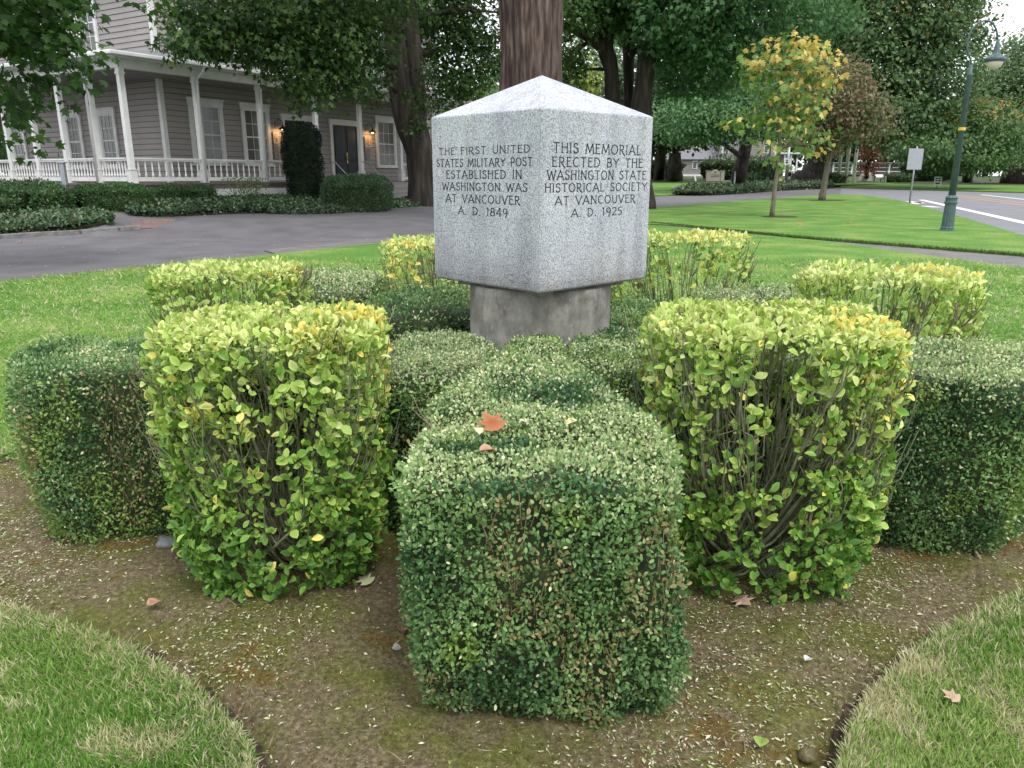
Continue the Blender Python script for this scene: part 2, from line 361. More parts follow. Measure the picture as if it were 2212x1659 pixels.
BLADE = (np.array([(-.5, 0, 0), (.5, .1, 0), (.28, .6, .08), (-.1, 1, .26)]), np.array([(0, 1, 2), (0, 2, 3)]), np.array([0, 0, .5, 1.]))
TRI3 = (np.array([(0, 0, 0), (.30, .46, .04), (0, 1, -.08), (-.30, .46, .04), (.66, .50, -.1), (-.66, .50, -.1)]), np.array([(0, 1, 2), (0, 2, 3), (0, 4, 1), (0, 3, 5)]), np.array([0, 0, 1, 0, 1, 1.]))
def basis(d, nn):
    d = nrm(d); s = nrm(np.cross(d, nn)); n = np.cross(s, d); return s, d, n
def leaves_arrays(P, d, nn, ln, wd, col, shape, edge=None):
    T, F, E = shape; s, d, n = basis(d, nn); m = len(P)
    ln = np.broadcast_to(ln, (m,)); wd = np.broadcast_to(wd, (m,))
    V = P[:, None, :] + s[:, None, :] * (T[None, :, 0, None] * wd[:, None, None]) + d[:, None, :] * (T[None, :, 1, None] * ln[:, None, None]) + n[:, None, :] * (T[None, :, 2, None] * ln[:, None, None])
    Fa = F[None] + (np.arange(m) * len(T))[:, None, None]
    C = np.repeat(col[:, None, :], len(T), 1)
    if edge is not None: C = C * (1 - E[None, :, None]) + edge[:, None, :] * E[None, :, None]
    return V.reshape(-1, 3), Fa.reshape(-1, 3), C.reshape(-1, 3)
def leaves_obj(name, P, d, nn, ln, wd, col, shape, m, parent=None, edge=None):
    off = np.array(parent.location) if parent else 0
    V, F, C = leaves_arrays(P - off, d, nn, ln, wd, col, shape, edge)
    return link(name, np_mesh(name, V, F, m, C), parent)
def rnd(n, s=1.0): return rng.normal(0, s, (n, 3))
def mixc(a, b, t): return np.asarray(a)[None] * (1 - t[:, None]) + np.asarray(b)[None] * t[:, None]

# ------------------------------------------------------------------ the setting
def sheet(name, outline, z, m, holes=(), skirt=0.0, mound=None):
    loops = [[Vector((p[0], p[1], 0)) for p in outline]] + [[Vector((p[0], p[1], 0)) for p in h] for h in holes]
    flat = [p for l in loops for p in l]; tri = tessellate_polygon(loops)
    V = [(p.x, p.y, z + gz(p.y, p.x)) for p in flat]; F = []
    for a, b, c in tri:
        A, Bq, Cq = flat[a], flat[b], flat[c]
        F.append((a, b, c) if (Bq.x - A.x) * (Cq.y - A.y) - (Bq.y - A.y) * (Cq.x - A.x) > 0 else (a, c, b))
    if skirt:
        st = 0
        for l in loops:
            n = len(l); k = len(V); V += [(p.x, p.y, z + gz(p.y, p.x) - skirt) for p in l]
            F += [(st + i, st + (i + 1) % n, k + (i + 1) % n, k + i) for i in range(n)]; st += n
    me = bpy.data.meshes.new(name); me.from_pydata(V, [], F); me.materials.append(m); me.update()
    o = link(name, me); o['kind'] = 'structure'; return o
def smooth_poly(pts, it=2, closed=True):
    for _ in range(it):
        q = []; n = len(pts)
        for i in range(n if closed else n - 1):
            a = pts[i]; b = pts[(i + 1) % n]
            q += [(a[0] * .75 + b[0] * .25, a[1] * .75 + b[1] * .25), (a[0] * .25 + b[0] * .75, a[1] * .25 + b[1] * .75)]
        if not closed: q = [pts[0]] + q + [pts[-1]]
        pts = q
    return pts
def jitter(pts, a, step):
    out = []; n = len(pts)
    for i in range(n):
        p = np.array(pts[i]); q = np.array(pts[(i + 1) % n]); k = max(1, int(np.linalg.norm(q - p) / step))
        for j in range(k): out.append(p + (q - p) * j / k)
    out = np.array(out); nn_ = vnoise(np.c_[out, out[:, :1] * 0], 9, 3) - .5; n2 = vnoise(np.c_[out, out[:, :1] * 0], 21, 8) - .5
    return [(p[0] + a * x, p[1] + a * y) for p, x, y in zip(out, nn_, n2)]
# ground to the horizon, rising gently beyond 80 m
gm = MB(); ys = [-60, -20, 0, 30, 60] + [80 + 9 * i for i in range(11)] + [220, 400, 900, 2500]; xs = [-2500, -600, -150, -60, 0, 60, 150, 600, 2500]
for y in ys:
    for x in xs: gm.v.append((x, y, gz(y) - .05))
for i in range(len(ys) - 1):
    for j in range(len(xs) - 1): a = i * len(xs) + j; gm.f.append((a, a + 1, a + 1 + len(xs), a + len(xs)))
g_ = gm.obj('ground', BASEG, smooth=True); g_['kind'] = 'structure'
g2 = lambda u, v: tuple(G(u, v)[:2])
BED = [(-1.94, 2.58), (-1.37, 2.34), (-1.05, 2.12), (-.83, 1.93), (-.71, 1.78), (-.6, 1.45), (-.35, .9), (.1, .75), (.55, .95), (.78, 1.4), (.9, 1.78), (1.12, 2.05), (1.45, 2.34), (2.01, 2.68),
       (2.7, 2.95), (3.25, 3.2), (3.4, 3.55), (2.85, 3.85), (2.55, 4.2), (2.6, 4.7), (2.75, 5.4), (2.4, 6.1), (1.6, 6.5), (.9, 6.55), (.1, 6.6), (-.6, 6.7), (-1.0, 7.1), (-1.9, 7.1), (-2.3, 6.3), (-2.2, 5.4), (-2.4, 4.7), (-2.85, 4.3), (-3.35, 3.85), (-3.4, 3.4), (-2.7, 2.9)]
BED = smooth_poly(BED, 2)
BEDJ = jitter(BED, .035, .04)
def in_poly(P, poly):
    poly = np.array(poly); x, y = P[:, 0], P[:, 1]; r = np.zeros(len(P), bool); n = len(poly); j = n - 1
    for i in range(n):
        xi, yi = poly[i]; xj, yj = poly[j]
        c = ((yi > y) != (yj > y)) & (x < (xj - xi) * (y - yi) / (yj - yi + 1e-12) + xi); r ^= c; j = i
    return r
def poly_dist(P, poly):
    poly = np.array(poly); d = np.full(len(P), 1e9)
    for i in range(len(poly)):
        a = poly[i]; b = poly[(i + 1) % len(poly)]; ab = b - a; t = np.clip(((P - a) @ ab) / (ab @ ab + 1e-12), 0, 1)
        d = np.minimum(d, np.linalg.norm(P - a - t[:, None] * ab, axis=1))
    return d
# bed soil: a bumpy grid clipped to the outline, sunken at the spade-cut edge
step = .035; X_, Y_ = np.meshgrid(np.arange(-3.6, 3.6, step), np.arange(.6, 7.3, step)); Pg = np.c_[X_.ravel(), Y_.ravel()]
ins = in_poly(Pg, BED); dd = poly_dist(Pg, BED[::2]); inside = ins | (dd < .08)
zz = .012 + .03 * (vnoise(np.c_[Pg, Pg[:, :1] * 0], 5, 1) - .5) + .022 * (vnoise(np.c_[Pg, Pg[:, :1] * 0], 17, 2) - .5) - .075 * np.exp(-(np.where(ins, dd, 0) / .065) ** 2)
nx = X_.shape[1]; idx = np.arange(len(Pg)).reshape(X_.shape); q = np.stack([idx[:-1, :-1], idx[:-1, 1:], idx[1:, 1:], idx[1:, :-1]], -1).reshape(-1, 4); q = q[inside[q].all(1)]
Fq = np.concatenate([q[:, [0, 1, 2]], q[:, [0, 2, 3]]])
bed = link('planting_bed', np_mesh('planting_bed', np.c_[Pg, zz], Fq, SOIL)); bed['kind'] = 'structure'
tv = []; tf = []; bp_ = np.array(BEDJ); nb_ = len(bp_); tg_ = np.roll(bp_, -3, 0) - np.roll(bp_, 3, 0); tg_ /= np.linalg.norm(tg_, axis=1)[:, None] + 1e-9; inw = np.c_[-tg_[:, 1], tg_[:, 0]]
wj_ = 1 + 1.1 * (vnoise(np.c_[bp_, bp_[:, :1] * 0], 3.5, 31) - .5)
for o_w, z_w in ((-.012, -.004), (.016, -.028), (.045, -.030), (.068, -.018)): tv += [(*(bp_[i] + inw[i] * o_w * (wj_[i] if o_w > 0 else 1)), z_w + .008 * (hash3(np.array([i]), 3, 5, 7)[0] - .5)) for i in range(nb_)]
for r_ in range(3): tf += [(r_ * nb_ + i, r_ * nb_ + (i + 1) % nb_, (r_ + 1) * nb_ + (i + 1) % nb_, (r_ + 1) * nb_ + i) for i in range(nb_)]
tme = bpy.data.meshes.new('edging_trench'); tme.from_pydata(tv, [], tf); tme.materials.append(MULCH); tme.update(); tro = link('edging_trench', tme); tro['kind'] = 'structure'
def bed_z(P2): return .012 + .03 * (vnoise(np.c_[P2, P2[:, :1] * 0], 5, 1) - .5) + .022 * (vnoise(np.c_[P2, P2[:, :1] * 0], 17, 2) - .5)

# path, drive and road edges read from the place
pathN = [g2(*p) for p in ((2500, 632), (2212, 583), (1782, 523), (1404, 488))]      # near edge, right to left
pathF = [g2(*p) for p in ((2500, 597), (2212, 553), (1739, 515), (1404, 482))]
driveN = [g2(*p) for p in ((-250, 650), (0, 612), (332, 577), (624, 546), (852, 520))]
lawn_front = [(-30, -8), driveN[0], driveN[1], driveN[2], (-4.9, 16.2), (-2.4, 19.9), (1.2, 24.2), pathN[3], pathN[2], pathN[1], pathN[0], (40, 6), (30, -8)]
lawn_front_o = sheet('lawn', lawn_front, .03, LAWN, [BEDJ], .075)
path_poly = [(-4.9, 16.25)] + [(-2.4, 19.95), (1.2, 24.25)] + [pathN[3], pathN[2], pathN[1], pathN[0]] + [pathF[0], pathF[1], pathF[2], pathF[3], (1.3, 26.0), (-2.9, 21.6), (-5.6, 17.4)]
sheet('path', path_poly, -.012, CONC)
isl = [pathF[0], pathF[1], pathF[2], pathF[3], (1.8, 26.6), (2.2, 31.5)] + [g2(*p) for p in ((1406, 450), (1560, 437), (1714, 426), (1790, 421), (1850, 421), (1904, 426), (1960, 438), (2061, 465), (2212, 511), (2500, 600))]
isl = [isl[0]] + smooth_poly(isl[1:-1], 2, False) + [isl[-1]]
sheet('lawn', jitter(isl, .05, .25), .03, LAWN, (), .07)
# one asphalt sheet for drive, forecourt and road, under the beds
asph = [(-80, 10), (-30, 6), driveN[0], driveN[1], driveN[2], (-4.9, 16.3), (-5.6, 17.4), (-2.9, 21.6), (1.3, 26.0), (1.8, 26.6), (2.2, 31.5)] + [g2(*p) for p in ((1406, 450), (1714, 426), (1815, 420))] + [g2(*p) for p in ((1815, 406), (1700, 411), (1581, 419), (1480, 421), (1406, 424))] + [(5.0, 58), (-4, 54), (-5, 45), (-8, 32), (-14, 26), (-60, 20)]
sheet('drive', asph, -.03, ASPHALT)
road = [g2(*p) for p in ((1815, 420), (1860, 421), (1904, 426), (1960, 438), (2061, 465), (2212, 511), (2600, 640), (3400, 640), (3000, 450), (2212, 417), (2000, 411), (1816, 406))]
sheet('road', road, -.026, ASPH2)
def strip(name, pts, wdt, z, m, kind='structure'):
    pts = [tuple(np.array(a[:2]) * (1 - t) + np.array(b[:2]) * t) for a, b in zip(pts[:-1], pts[1:]) for t in np.linspace(0, 1, 7)[:-1]] + [tuple(pts[-1][:2])]
    n = len(pts); L = []; R = []
    for i, p in enumerate(pts):
        a = Vector(pts[max(0, i - 1)][:2]); b = Vector(pts[min(n - 1, i + 1)][:2]); d = (b - a).normalized(); s = Vector((-d.y, d.x)) * wdt / 2
        L.append((p[0] + s.x, p[1] + s.y)); R.append((p[0] - s.x, p[1] - s.y))
    return sheet(name, L + R[::-1], z, m)
strip('edge_line', [g2(1990, 431), g2(2100, 455), g2(2212, 479.5), g2(2500, 540)], .42, -.02, PAINTW)
strip('centre_line', [g2(2062, 420), g2(2130, 428), g2(2212, 438), g2(2500, 476)], .22, -.02, PAINTY)
strip('centre_line', [g2(2052, 422), g2(2130, 432), g2(2212, 443), g2(2500, 482)], .22, -.02, PAINTY)
strip('lane_line', [g2(2120, 420), g2(2212, 430), g2(2400, 450)], .3, -.02, PAINTW)
for pts in (((1962, 434), (1992, 438)), ((1996, 444), (2026, 447)), ((1972, 440), (1985, 436))): strip('crossing_mark', [g2(*p) for p in pts], .5, -.02, PAINTW)
strip('parking_line', [g2(440, 465.5), g2(470, 467.5), g2(503, 469)], .16, -.006, PAINTW)
for q in range(4): strip('red_paving_strip', [g2(275 + q * 12, 489 - q * 3.6), g2(420, 484.5 - q * 3), g2(560, 479.5 - q * 2), g2(650, 477.5 - q * .8)], .42, -.010 + q * .0012, REDPAVE)
fc = MB(); nx_c, ny_c = 92, 36
for j in range(ny_c):
    for i in range(nx_c):
        xl, yl = -14 + i * .4, -8 + j * .4; x = -12.54 + xl * .5158 - yl * .8567; y = 26.06 + xl * .8567 + yl * .5158; fc.v.append((x, y, gz(y, x) - .0255 if gz(y, x) > .002 else -.034))
for j in range(ny_c - 1):
    for i in range(nx_c - 1): a = j * nx_c + i; fc.f.append((a, a + 1, a + 1 + nx_c, a + nx_c))
fco = fc.obj('forecourt', ASPHALT, smooth=True); fco['kind'] = 'structure'
# lawns and beds beyond
sheet('lawn', [g2(*p) for p in ((1406, 423), (1560, 417), (1590, 405), (1650, 402), (1560, 398), (1406, 398))], .03, LAWN, (), .07)
sheet('lawn', [g2(*p) for p in ((1816, 405), (2000, 410), (2212, 415), (2600, 430), (2600, 402), (2212, 401), (2000, 399), (1816, 396))], .03, LAWN, (), .07)
sheet('lawn', [(-60, 60), (-8, 60), (60, 118), (160, 118), (300, 118), (300, 240), (-60, 240)], -.02, LAWN)
sheet('far_path', [g2(*p) for p in ((1545, 392), (1700, 395), (1720, 393), (1560, 389.5))], .02, CONC)
sheet('far_road', [g2(*p) for p in ((2100, 395), (2212, 395.5), (2400, 397), (2400, 393), (2100, 392.5))], .02, ASPH2)
sheet('lawn', [g2(*p) for p in ((235, 452), (300, 449), (395, 462), (330, 463), (240, 458))], .02, LAWN, (), .05)
# kerb of the drive on the left
kp = [g2(*p) for p in ((-260, 537), (0, 513), (90, 507), (175, 503), (255, 496), (300, 493))]
for i in range(5):
    a = Vector((*kp[i], gz(kp[i][1], kp[i][0]))); b = Vector((*kp[i + 1], gz(kp[i + 1][1], kp[i + 1][0]))); d = (b - a).normalized() * .012
    k = MB().bar(a + d + Vector((0, 0, .015)), b - d + Vector((0, 0, .015)), .22, .13).obj('kerb', KERBM, bevel=.015); k['kind'] = 'structure'
# far tree line that reads as one mass
# ------------------------------------------------------------------ grass blades
def grass(name, n, ymin, ymax, xr, ln, wd, poly_ok, power=2.0, mat=GRASSM):
    k = int(n * 3.4); u = rng.random(k); y = 1 / (1 / ymin - u * (1 / ymin - 1 / ymax)); x = (rng.random(k) * 2 - 1) * (y * .70 + xr)
    P = np.c_[x, y]; ok = poly_ok(P); P = P[ok][:n]; m = len(P)
    db = poly_dist(P, BED[::2]); P3 = np.c_[P, np.full(m, .028)]
    sc = 1 + (P[:, 1] - ymin) / ymin * .35
    pat = vnoise(P3, 1.6, 4); pat2 = vnoise(P3, 6, 5); r = rng.random(m)
    col = mixc((.12, .28, .04), (.36, .50, .14), np.clip(pat * 1.0 - .05 + (r - .5) * 1.1, 0, 1))
    straw = np.clip(1.0 - db / .16, 0, 1) * .5 + np.clip((pat2 - .60) * 3, 0, .55) + (P[:, 0] > 0) * (P[:, 1] < 3) * .06 + .13
    st = rng.random(m) < straw; col[st] = mixc((.44, .46, .22), (.72, .66, .44), rng.random(st.sum()))
    col *= (.75 + .5 * rng.random((m, 1)))
    d = rnd(m, .55); d[:, 2] = np.abs(rng.normal(.75, .3, m)); lie = rng.random(m) < .55; d[lie, 2] *= .2
    fl = vnoise(P3, 2.2, 7) * 6.28; d[:, 0] += np.cos(fl) * .3; d[:, 1] += np.sin(fl) * .3
    L = ln * (.6 + .8 * rng.random(m)) * np.minimum(sc, 2.2); W = wd * (.7 + .6 * rng.random(m)) * sc
    nn_ = rnd(m); nn_[:, 2] += .8
    return leaves_obj(name, P3, d, nn_, L, W, col, BLADE, mat)
okf = lambda P: in_poly(P, lawn_front) & ~in_poly(P, BED)
tag(grass('lawn_grass_blades', 155000, 1.25, 3.4, .3, .030, .0034, okf), 'green mown grass with straw tufts around the bed, nearest blades', 'grass', kind='stuff')
tag(grass('lawn_grass_blades', 115000, 3.3, 15, .6, .034, .0068, okf), 'green mown lawn grass behind the hedges', 'grass', kind='stuff')
# fringe of longer grass along the far side of the path
def fringe():
    P = []
    pts = [pathF[1], pathF[2], pathF[3]]
    pts = [(pathF[0][0], pathF[0][1])] + pts
    for a, b in zip(pts[:-1], pts[1:]):
        a = np.array(a); b = np.array(b); k = int(np.linalg.norm(b - a) * 420); t = rng.random((k, 1)); P.append(a + (b - a) * t + rng.normal(0, .05, (k, 2)))
    P = np.concatenate(P); m = len(P); P3 = np.c_[P, np.full(m, .0)]; d = rnd(m, .5); d[:, 2] = .8; d[:, 1] -= .3
    col = mixc((.05, .10, .02), (.17, .26, .06), rng.random(m) ** 1.3)
    tag(leaves_obj('path_edge_grass', P3, d, rnd(m),   .055 + .05 * rng.random(m), .015, col, BLADE, GRASSM), 'uncut grass fringe along the far edge of the path', 'grass', kind='stuff')
fringe()
# litter of clippings on the soil
def litter(n):
    k = n * 5; P = np.c_[rng.random(k) * 6 - 3, rng.random(k) * 3.2 + 1.1]; ok = in_poly(P, BED) & (poly_dist(P, BED[::2]) > .02)
    dens = vnoise(np.c_[P, P[:, :1] * 0], 2.1, 9); ok &= rng.random(k) < np.clip(dens * 1.7 - .25, .12, 1); P = P[ok][:n]; m = len(P)
    P3 = np.c_[P, bed_z(P) + .004]; r = rng.random(m)
    col = mixc((.42, .42, .25), (.72, .68, .52), r); g_i = rng.random(m) < .38; col[g_i] = mixc((.16, .2, .06), (.32, .38, .15), rng.random(g_i.sum()))
    b_i = rng.random(m) < .2; col[b_i] = mixc((.16, .09, .05), (.34, .2, .13), rng.random(b_i.sum()))
    d = rnd(m); d[:, 2] *= .15; nn_ = rnd(m, .35); nn_[:, 2] += 1
    s = .0045 + .013 * rng.random(m) ** 2
    tag(leaves_obj('leaf_litter', P3, d, nn_, s * 1.3, s * .55, col, RHOMB, LITTER), 'pale hedge clippings and leaf crumbs scattered over the soil', 'leaf litter', kind='stuff')
    # straws and twiglets
    m2 = 2600; P2 = P[rng.integers(0, m, m2)] + rng.normal(0, .03, (m2, 2)); P3 = np.c_[P2, bed_z(P2) + .004]; d = rnd(m2); d[:, 2] *= .2
    col = mixc((.18, .12, .07), (.48, .42, .28), rng.random(m2))
    tag(leaves_obj('dry_straw', P3, d, rnd(m2), .02 + .05 * rng.random(m2) ** 2, .0016, col, BLADE, LITTER), 'thin dry straws and twiglets lying on the soil', 'straw', kind='stuff')
    # moss and soil crumbs
    m3 = 26000; k = m3 * 3; P = np.c_[rng.random(k) * 6.4 - 3.2, rng.random(k) * 3.4 + 1.1]; P = P[in_poly(P, BED)]; mo = vnoise(np.c_[P, P[:, :1] * 0], 3.1, 12)
    P = P[rng.random(len(P)) < np.clip((mo - .42) * 4, .06, 1)][:m3]; m3 = len(P); P3 = np.c_[P, bed_z(P)]
    d = rnd(m3, .5); d[:, 2] = 1; col = mixc((.05, .07, .012), (.2, .19, .04), rng.random(m3))
    tag(leaves_obj('moss', P3, d, rnd(m3), .006 + .010 * rng.random(m3), .005, col, RHOMB, LITTER), 'low olive moss tufts growing in patches on the soil', 'moss', kind='stuff')
litter(44000)

def drive_litter():
    k = 9000; P = np.c_[rng.random(k) * 30 - 16, rng.random(k) * 22 + 10]; asp = np.array([p[:2] for p in asph]); P = P[in_poly(P, asp) & ~in_poly(P, lawn_front) & ~in_poly(P, path_poly)][:3600]; m = len(P)
    P3 = np.c_[P, [max(gz(q[1], q[0]) - .0255 if gz(q[1], q[0]) > .002 else -.03, -.03) + .006 for q in P]]; col = mixc((.25, .2, .12), (.5, .44, .3), rng.random(m)); d = rnd(m); d[:, 2] *= .1; nn_ = rnd(m, .2); nn_[:, 2] += 1; s_ = .012 + .035 * rng.random(m) ** 3
    tag(leaves_obj('drive_litter', P3, d, nn_, s_ * 1.3, s_ * .7, col, OVAL, LITTER), 'small pale leaf crumbs scattered over the drive', 'leaf litter', kind='stuff')
drive_litter()

# ------------------------------------------------------------------ clipped hedges
def hedge_core(poly, h, bot=.86, edge=.07, seed=0, spacing=.05, lump=.035, topn=.02, z0=0.0):
    poly = np.array(poly); c = poly.mean(0); P = []; n = len(poly)
    per = [np.linalg.norm(poly[(i + 1) % n] - poly[i]) for i in range(n)]; tot = sum(per); k = max(16, int(tot / spacing))
    cum = np.r_[0, np.cumsum(per)]; 
    for s in np.arange(k) / k * tot:
        i = min(n - 1, np.searchsorted(cum, s, side='right') - 1); t = (s - cum[i]) / per[i]; P.append(poly[i] * (1 - t) + poly[(i + 1) % n] * t)
    P = np.array(P); R = np.linalg.norm(P - c, axis=1).mean(); e = edge / R
    lv = [(0, bot), (.12, bot + (1 - bot) * .45), (.3, bot + (1 - bot) * .8), (.5, .985), (.7, 1.0), (.82, 1.0), (1 - edge / h * .9, 1.0), (1 - edge / h * .4, 1 - e * .28), (1 - edge / h * .08, 1 - e * .75), (1, 1 - e * 1.3)]
    f = 1 - e * 1.3
    while f > .12: f -= max(.06, spacing / R); lv.append((1, max(f, .03)))
    V = np.concatenate([np.c_[c + (P - c) * s, np.full(k, z0 + z * h)] for z, s in lv]); L = len(lv)
    sidew = np.repeat([1.0] * 7 + [.7, .4, .1] + [0] * (L - 10), k); topw = 1 - sidew
    out = nrm(V[:, :2] - c)
    nz_ = (vnoise(V, 4, seed) - .5) * 2 * lump + (vnoise(V, 11, seed + 1) - .5) * lump
    V[:, :2] += out * (nz_ * sidew)[:, None]
    V[:, 2] += topw * ((vnoise(V, 5, seed + 2) - .5) * 2 * topn + (vnoise(V, 14, seed + 3) - .5) * topn)
    F = []
    for i in range(L - 1):
        a = i * k + np.arange(k); b = i * k + (np.arange(k) + 1) % k
        F.append(np.c_[a, b, b + k]); F.append(np.c_[a, b + k, a + k])
    F = np.concatenate(F); return V, F, c
def sample(V, F, n):
    A = V[F[:, 0]]; Bv = V[F[:, 1]]; Cv = V[F[:, 2]]; cr_ = np.cross(Bv - A, Cv - A); ar = np.linalg.norm(cr_, axis=1)
    i = rng.choice(len(F), n, p=ar / ar.sum()); a = rng.random((n, 1)); b = rng.random((n, 1)); sw = a + b > 1; a = np.where(sw, 1 - a, a); b = np.where(sw, 1 - b, b)
    return A[i] + (Bv[i] - A[i]) * a + (Cv[i] - A[i]) * b, nrm(cr_[i]), ar.sum() / 2
def leaf_objs(root, name, me_list, P, d, nn, ln, wd, pick):
    s, dd_, n = basis(d, nn); off = np.array(root.location)
    for j, i in enumerate(pick):
        o = bpy.data.objects.new(name, me_list[j % len(me_list)] if not isinstance(me_list, dict) else me_list[j]); COL.objects.link(o); o.parent = root
        M = Matrix(((s[i, 0] * wd[i], dd_[i, 0] * ln[i], n[i, 0] * ln[i], P[i, 0] - off[0]), (s[i, 1] * wd[i], dd_[i, 1] * ln[i], n[i, 1] * ln[i], P[i, 1] - off[1]), (s[i, 2] * wd[i], dd_[i, 2] * ln[i], n[i, 2] * ln[i], P[i, 2] - off[2]), (0, 0, 0, 1)))
        o.matrix_local = M
def unit_leaf(shape, col, edge, m, name='leaf'):
    T, F, E = shape; C = np.asarray(col)[None] * (1 - E[:, None]) + np.asarray(edge)[None] * E[:, None]
    return np_mesh(name, T, F, m, C)
BOXPAL = [unit_leaf(OVAL, c, np.array(c) * 1.35, GLOSS) for c in ((.05, .13, .05), (.07, .17, .06), (.04, .10, .045), (.12, .22, .07), (.06, .15, .07))]
def box_hedge(name, label, poly, h, n, leaf=.016, seed=0, pale=.45, shape=OVAL, bot=.86, edge=.06, dark=(.038, .100, .036), mid=(.185, .310, .105), cut=(.58, .60, .34), twigs=120, bare=.25, cat='hedge', group=None, indiv=0, lump=.035, z0=0.0, core_in=.03, topn=.02, face=None):
    V, F, c = hedge_core(poly, h, bot, edge, seed, .05 if h < 1.2 else .08, lump, topn, z0)
    root = empty(name, (c[0], c[1], z0)); tag(root, label, cat, group)
    off = np.array([c[0], c[1], z0])
    # inner core
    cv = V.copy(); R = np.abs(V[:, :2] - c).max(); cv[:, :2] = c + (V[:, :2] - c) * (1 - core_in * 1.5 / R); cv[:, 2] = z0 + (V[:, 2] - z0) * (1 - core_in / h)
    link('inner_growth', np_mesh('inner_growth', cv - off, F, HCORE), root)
    P, nr, area = sample(V, F, n); m = len(P); top = nr[:, 2] > .75
    pn = vnoise(P, 5.5, seed + 5); pf = vnoise(P, 16, seed + 6); pb = vnoise(P * np.array([1, 1, .45]), 4.2, seed + 9)
    gap = (~top) & (pb > 1 - bare * 1.0) & (rng.random(m) < .45) & (P[:, 2] > z0 + .12 * h); keep = ~gap
    gap2 = (pf > .82) & (rng.random(m) < .3); keep &= ~gap2
    P, nr, top, pn, pf, pb = P[keep], nr[keep], top[keep], pn[keep], pf[keep], pb[keep]; m = len(P)
    P = P + nr * (rng.random((m, 1)) * 1.9 - 1.0) * leaf * 1.25
    clump = (vnoise(P, .24 / leaf, seed + 15) - .5) * 2.1 * leaf + (vnoise(P, .10 / leaf, seed + 16) - .5) * 2.2 * leaf * (1 if leaf < .04 else .5); P = P + nr * (clump * np.where(top, .45, 1))[:, None]
    r = rng.random(m)
    col = mixc(dark, mid, np.clip((pn - .5) * 1.7 + .52 + (r - .5) * .8, 0, 1.25))
    yg = (vnoise(P, 7, seed + 11) > (.70 if leaf < .04 else 2)); col[yg] = mixc((.10, .19, .045), (.22, .32, .07), r[yg])
    isc = rng.random(m); edgez = np.clip((P[:, 2] - z0 - h * .86) / (h * .14), 0, 1) * .35
    pc = np.where(top, np.clip((pn - (1 - pale)) * 3 + .35 * pale, min(.08, pale), .9), min(.07, pale) + edgez * pale * 1.6)
    cu = isc < pc; col[cu] = mixc((.19, .29, .11) if leaf < .04 else mid, cut, rng.random(cu.sum()) ** 1.3)
    wt = rng.random(m) < (np.where(top, .02, .006) if leaf < .04 else 0); col[wt] = (.6, .56, .4)
    br = (pb > 1 - bare * 1.15) & (~top) & (rng.random(m) < .3); col[br] = mixc((.2, .17, .07), (.38, .3, .15), rng.random(br.sum()))
    d = nr * .45 + rnd(m, .6); d[:, 2] += .45; nn_ = nr + rnd(m, .55); nn_[:, 2] += .25
    ln = leaf * (.7 + .6 * rng.random(m)); wd = ln * (.52 + .16 * rng.random(m))
    sh = cu & top; ln[sh] *= .7
    rest = np.ones(m, bool)
    if indiv:
        dist = np.linalg.norm(P - np.array([0, 0, EYE]), axis=1) - (nr @ np.array([0, -.6, .5])) * .15; pick = np.argsort(dist)[:indiv]; rest[pick] = False
        leaf_objs(root, 'leaf', BOXPAL, P, d, nn_, ln, wd, pick)
    o = leaves_obj('foliage', P[rest], d[rest], nn_[rest], ln[rest], wd[rest], col[rest], shape, GLOSS, root, edge=col[rest] * 1.25); o['kind'] = 'stuff'
    if twigs:
        tb = MB(); Q, qn, _ = sample(V, F, twigs * 14); side = (np.abs(qn[:, 2]) < .5) & (vnoise(Q * np.array([1, 1, .45]), 4.2, seed + 9) > 1 - bare * 1.2); Q = Q[side][:twigs]; qn = qn[side][:twigs]
        for p, q_ in zip(Q, qn):
            p = p - q_ * .012; L = (.05 + .09 * rng.random()) * (1 if h < 1.2 else 2)
            a = Vector(p - off); dv = Vector((rng.normal(0, .3), rng.normal(0, .3), 1.0)).normalized()
            mid_ = a + dv * L * .5 + Vector(q_) * .012; b_ = a + dv * L + Vector(q_) * .008
            tb.tube([a, mid_, b_], [.0022, .0018, .001], 3, False)
        if tb.v:
            t_ = tb.obj('twigs', TANTWIG, root, True); t_['kind'] = 'stuff'
    return root
sp = smooth_poly
front_poly = sp([(-.305, 1.97), (-.275, 1.915), (-.19, 1.90), (.08, 1.885), (.37, 1.90), (.455, 1.915), (.49, 1.97), (.475, 2.3), (.41, 2.7), (.34, 2.95), (.25, 3.25), (.24, 3.6), (.2, 3.98), (.08, 3.98), (-.02, 3.6), (-.06, 3.3), (-.16, 3.05), (-.27, 2.75), (-.33, 2.3)], 1)
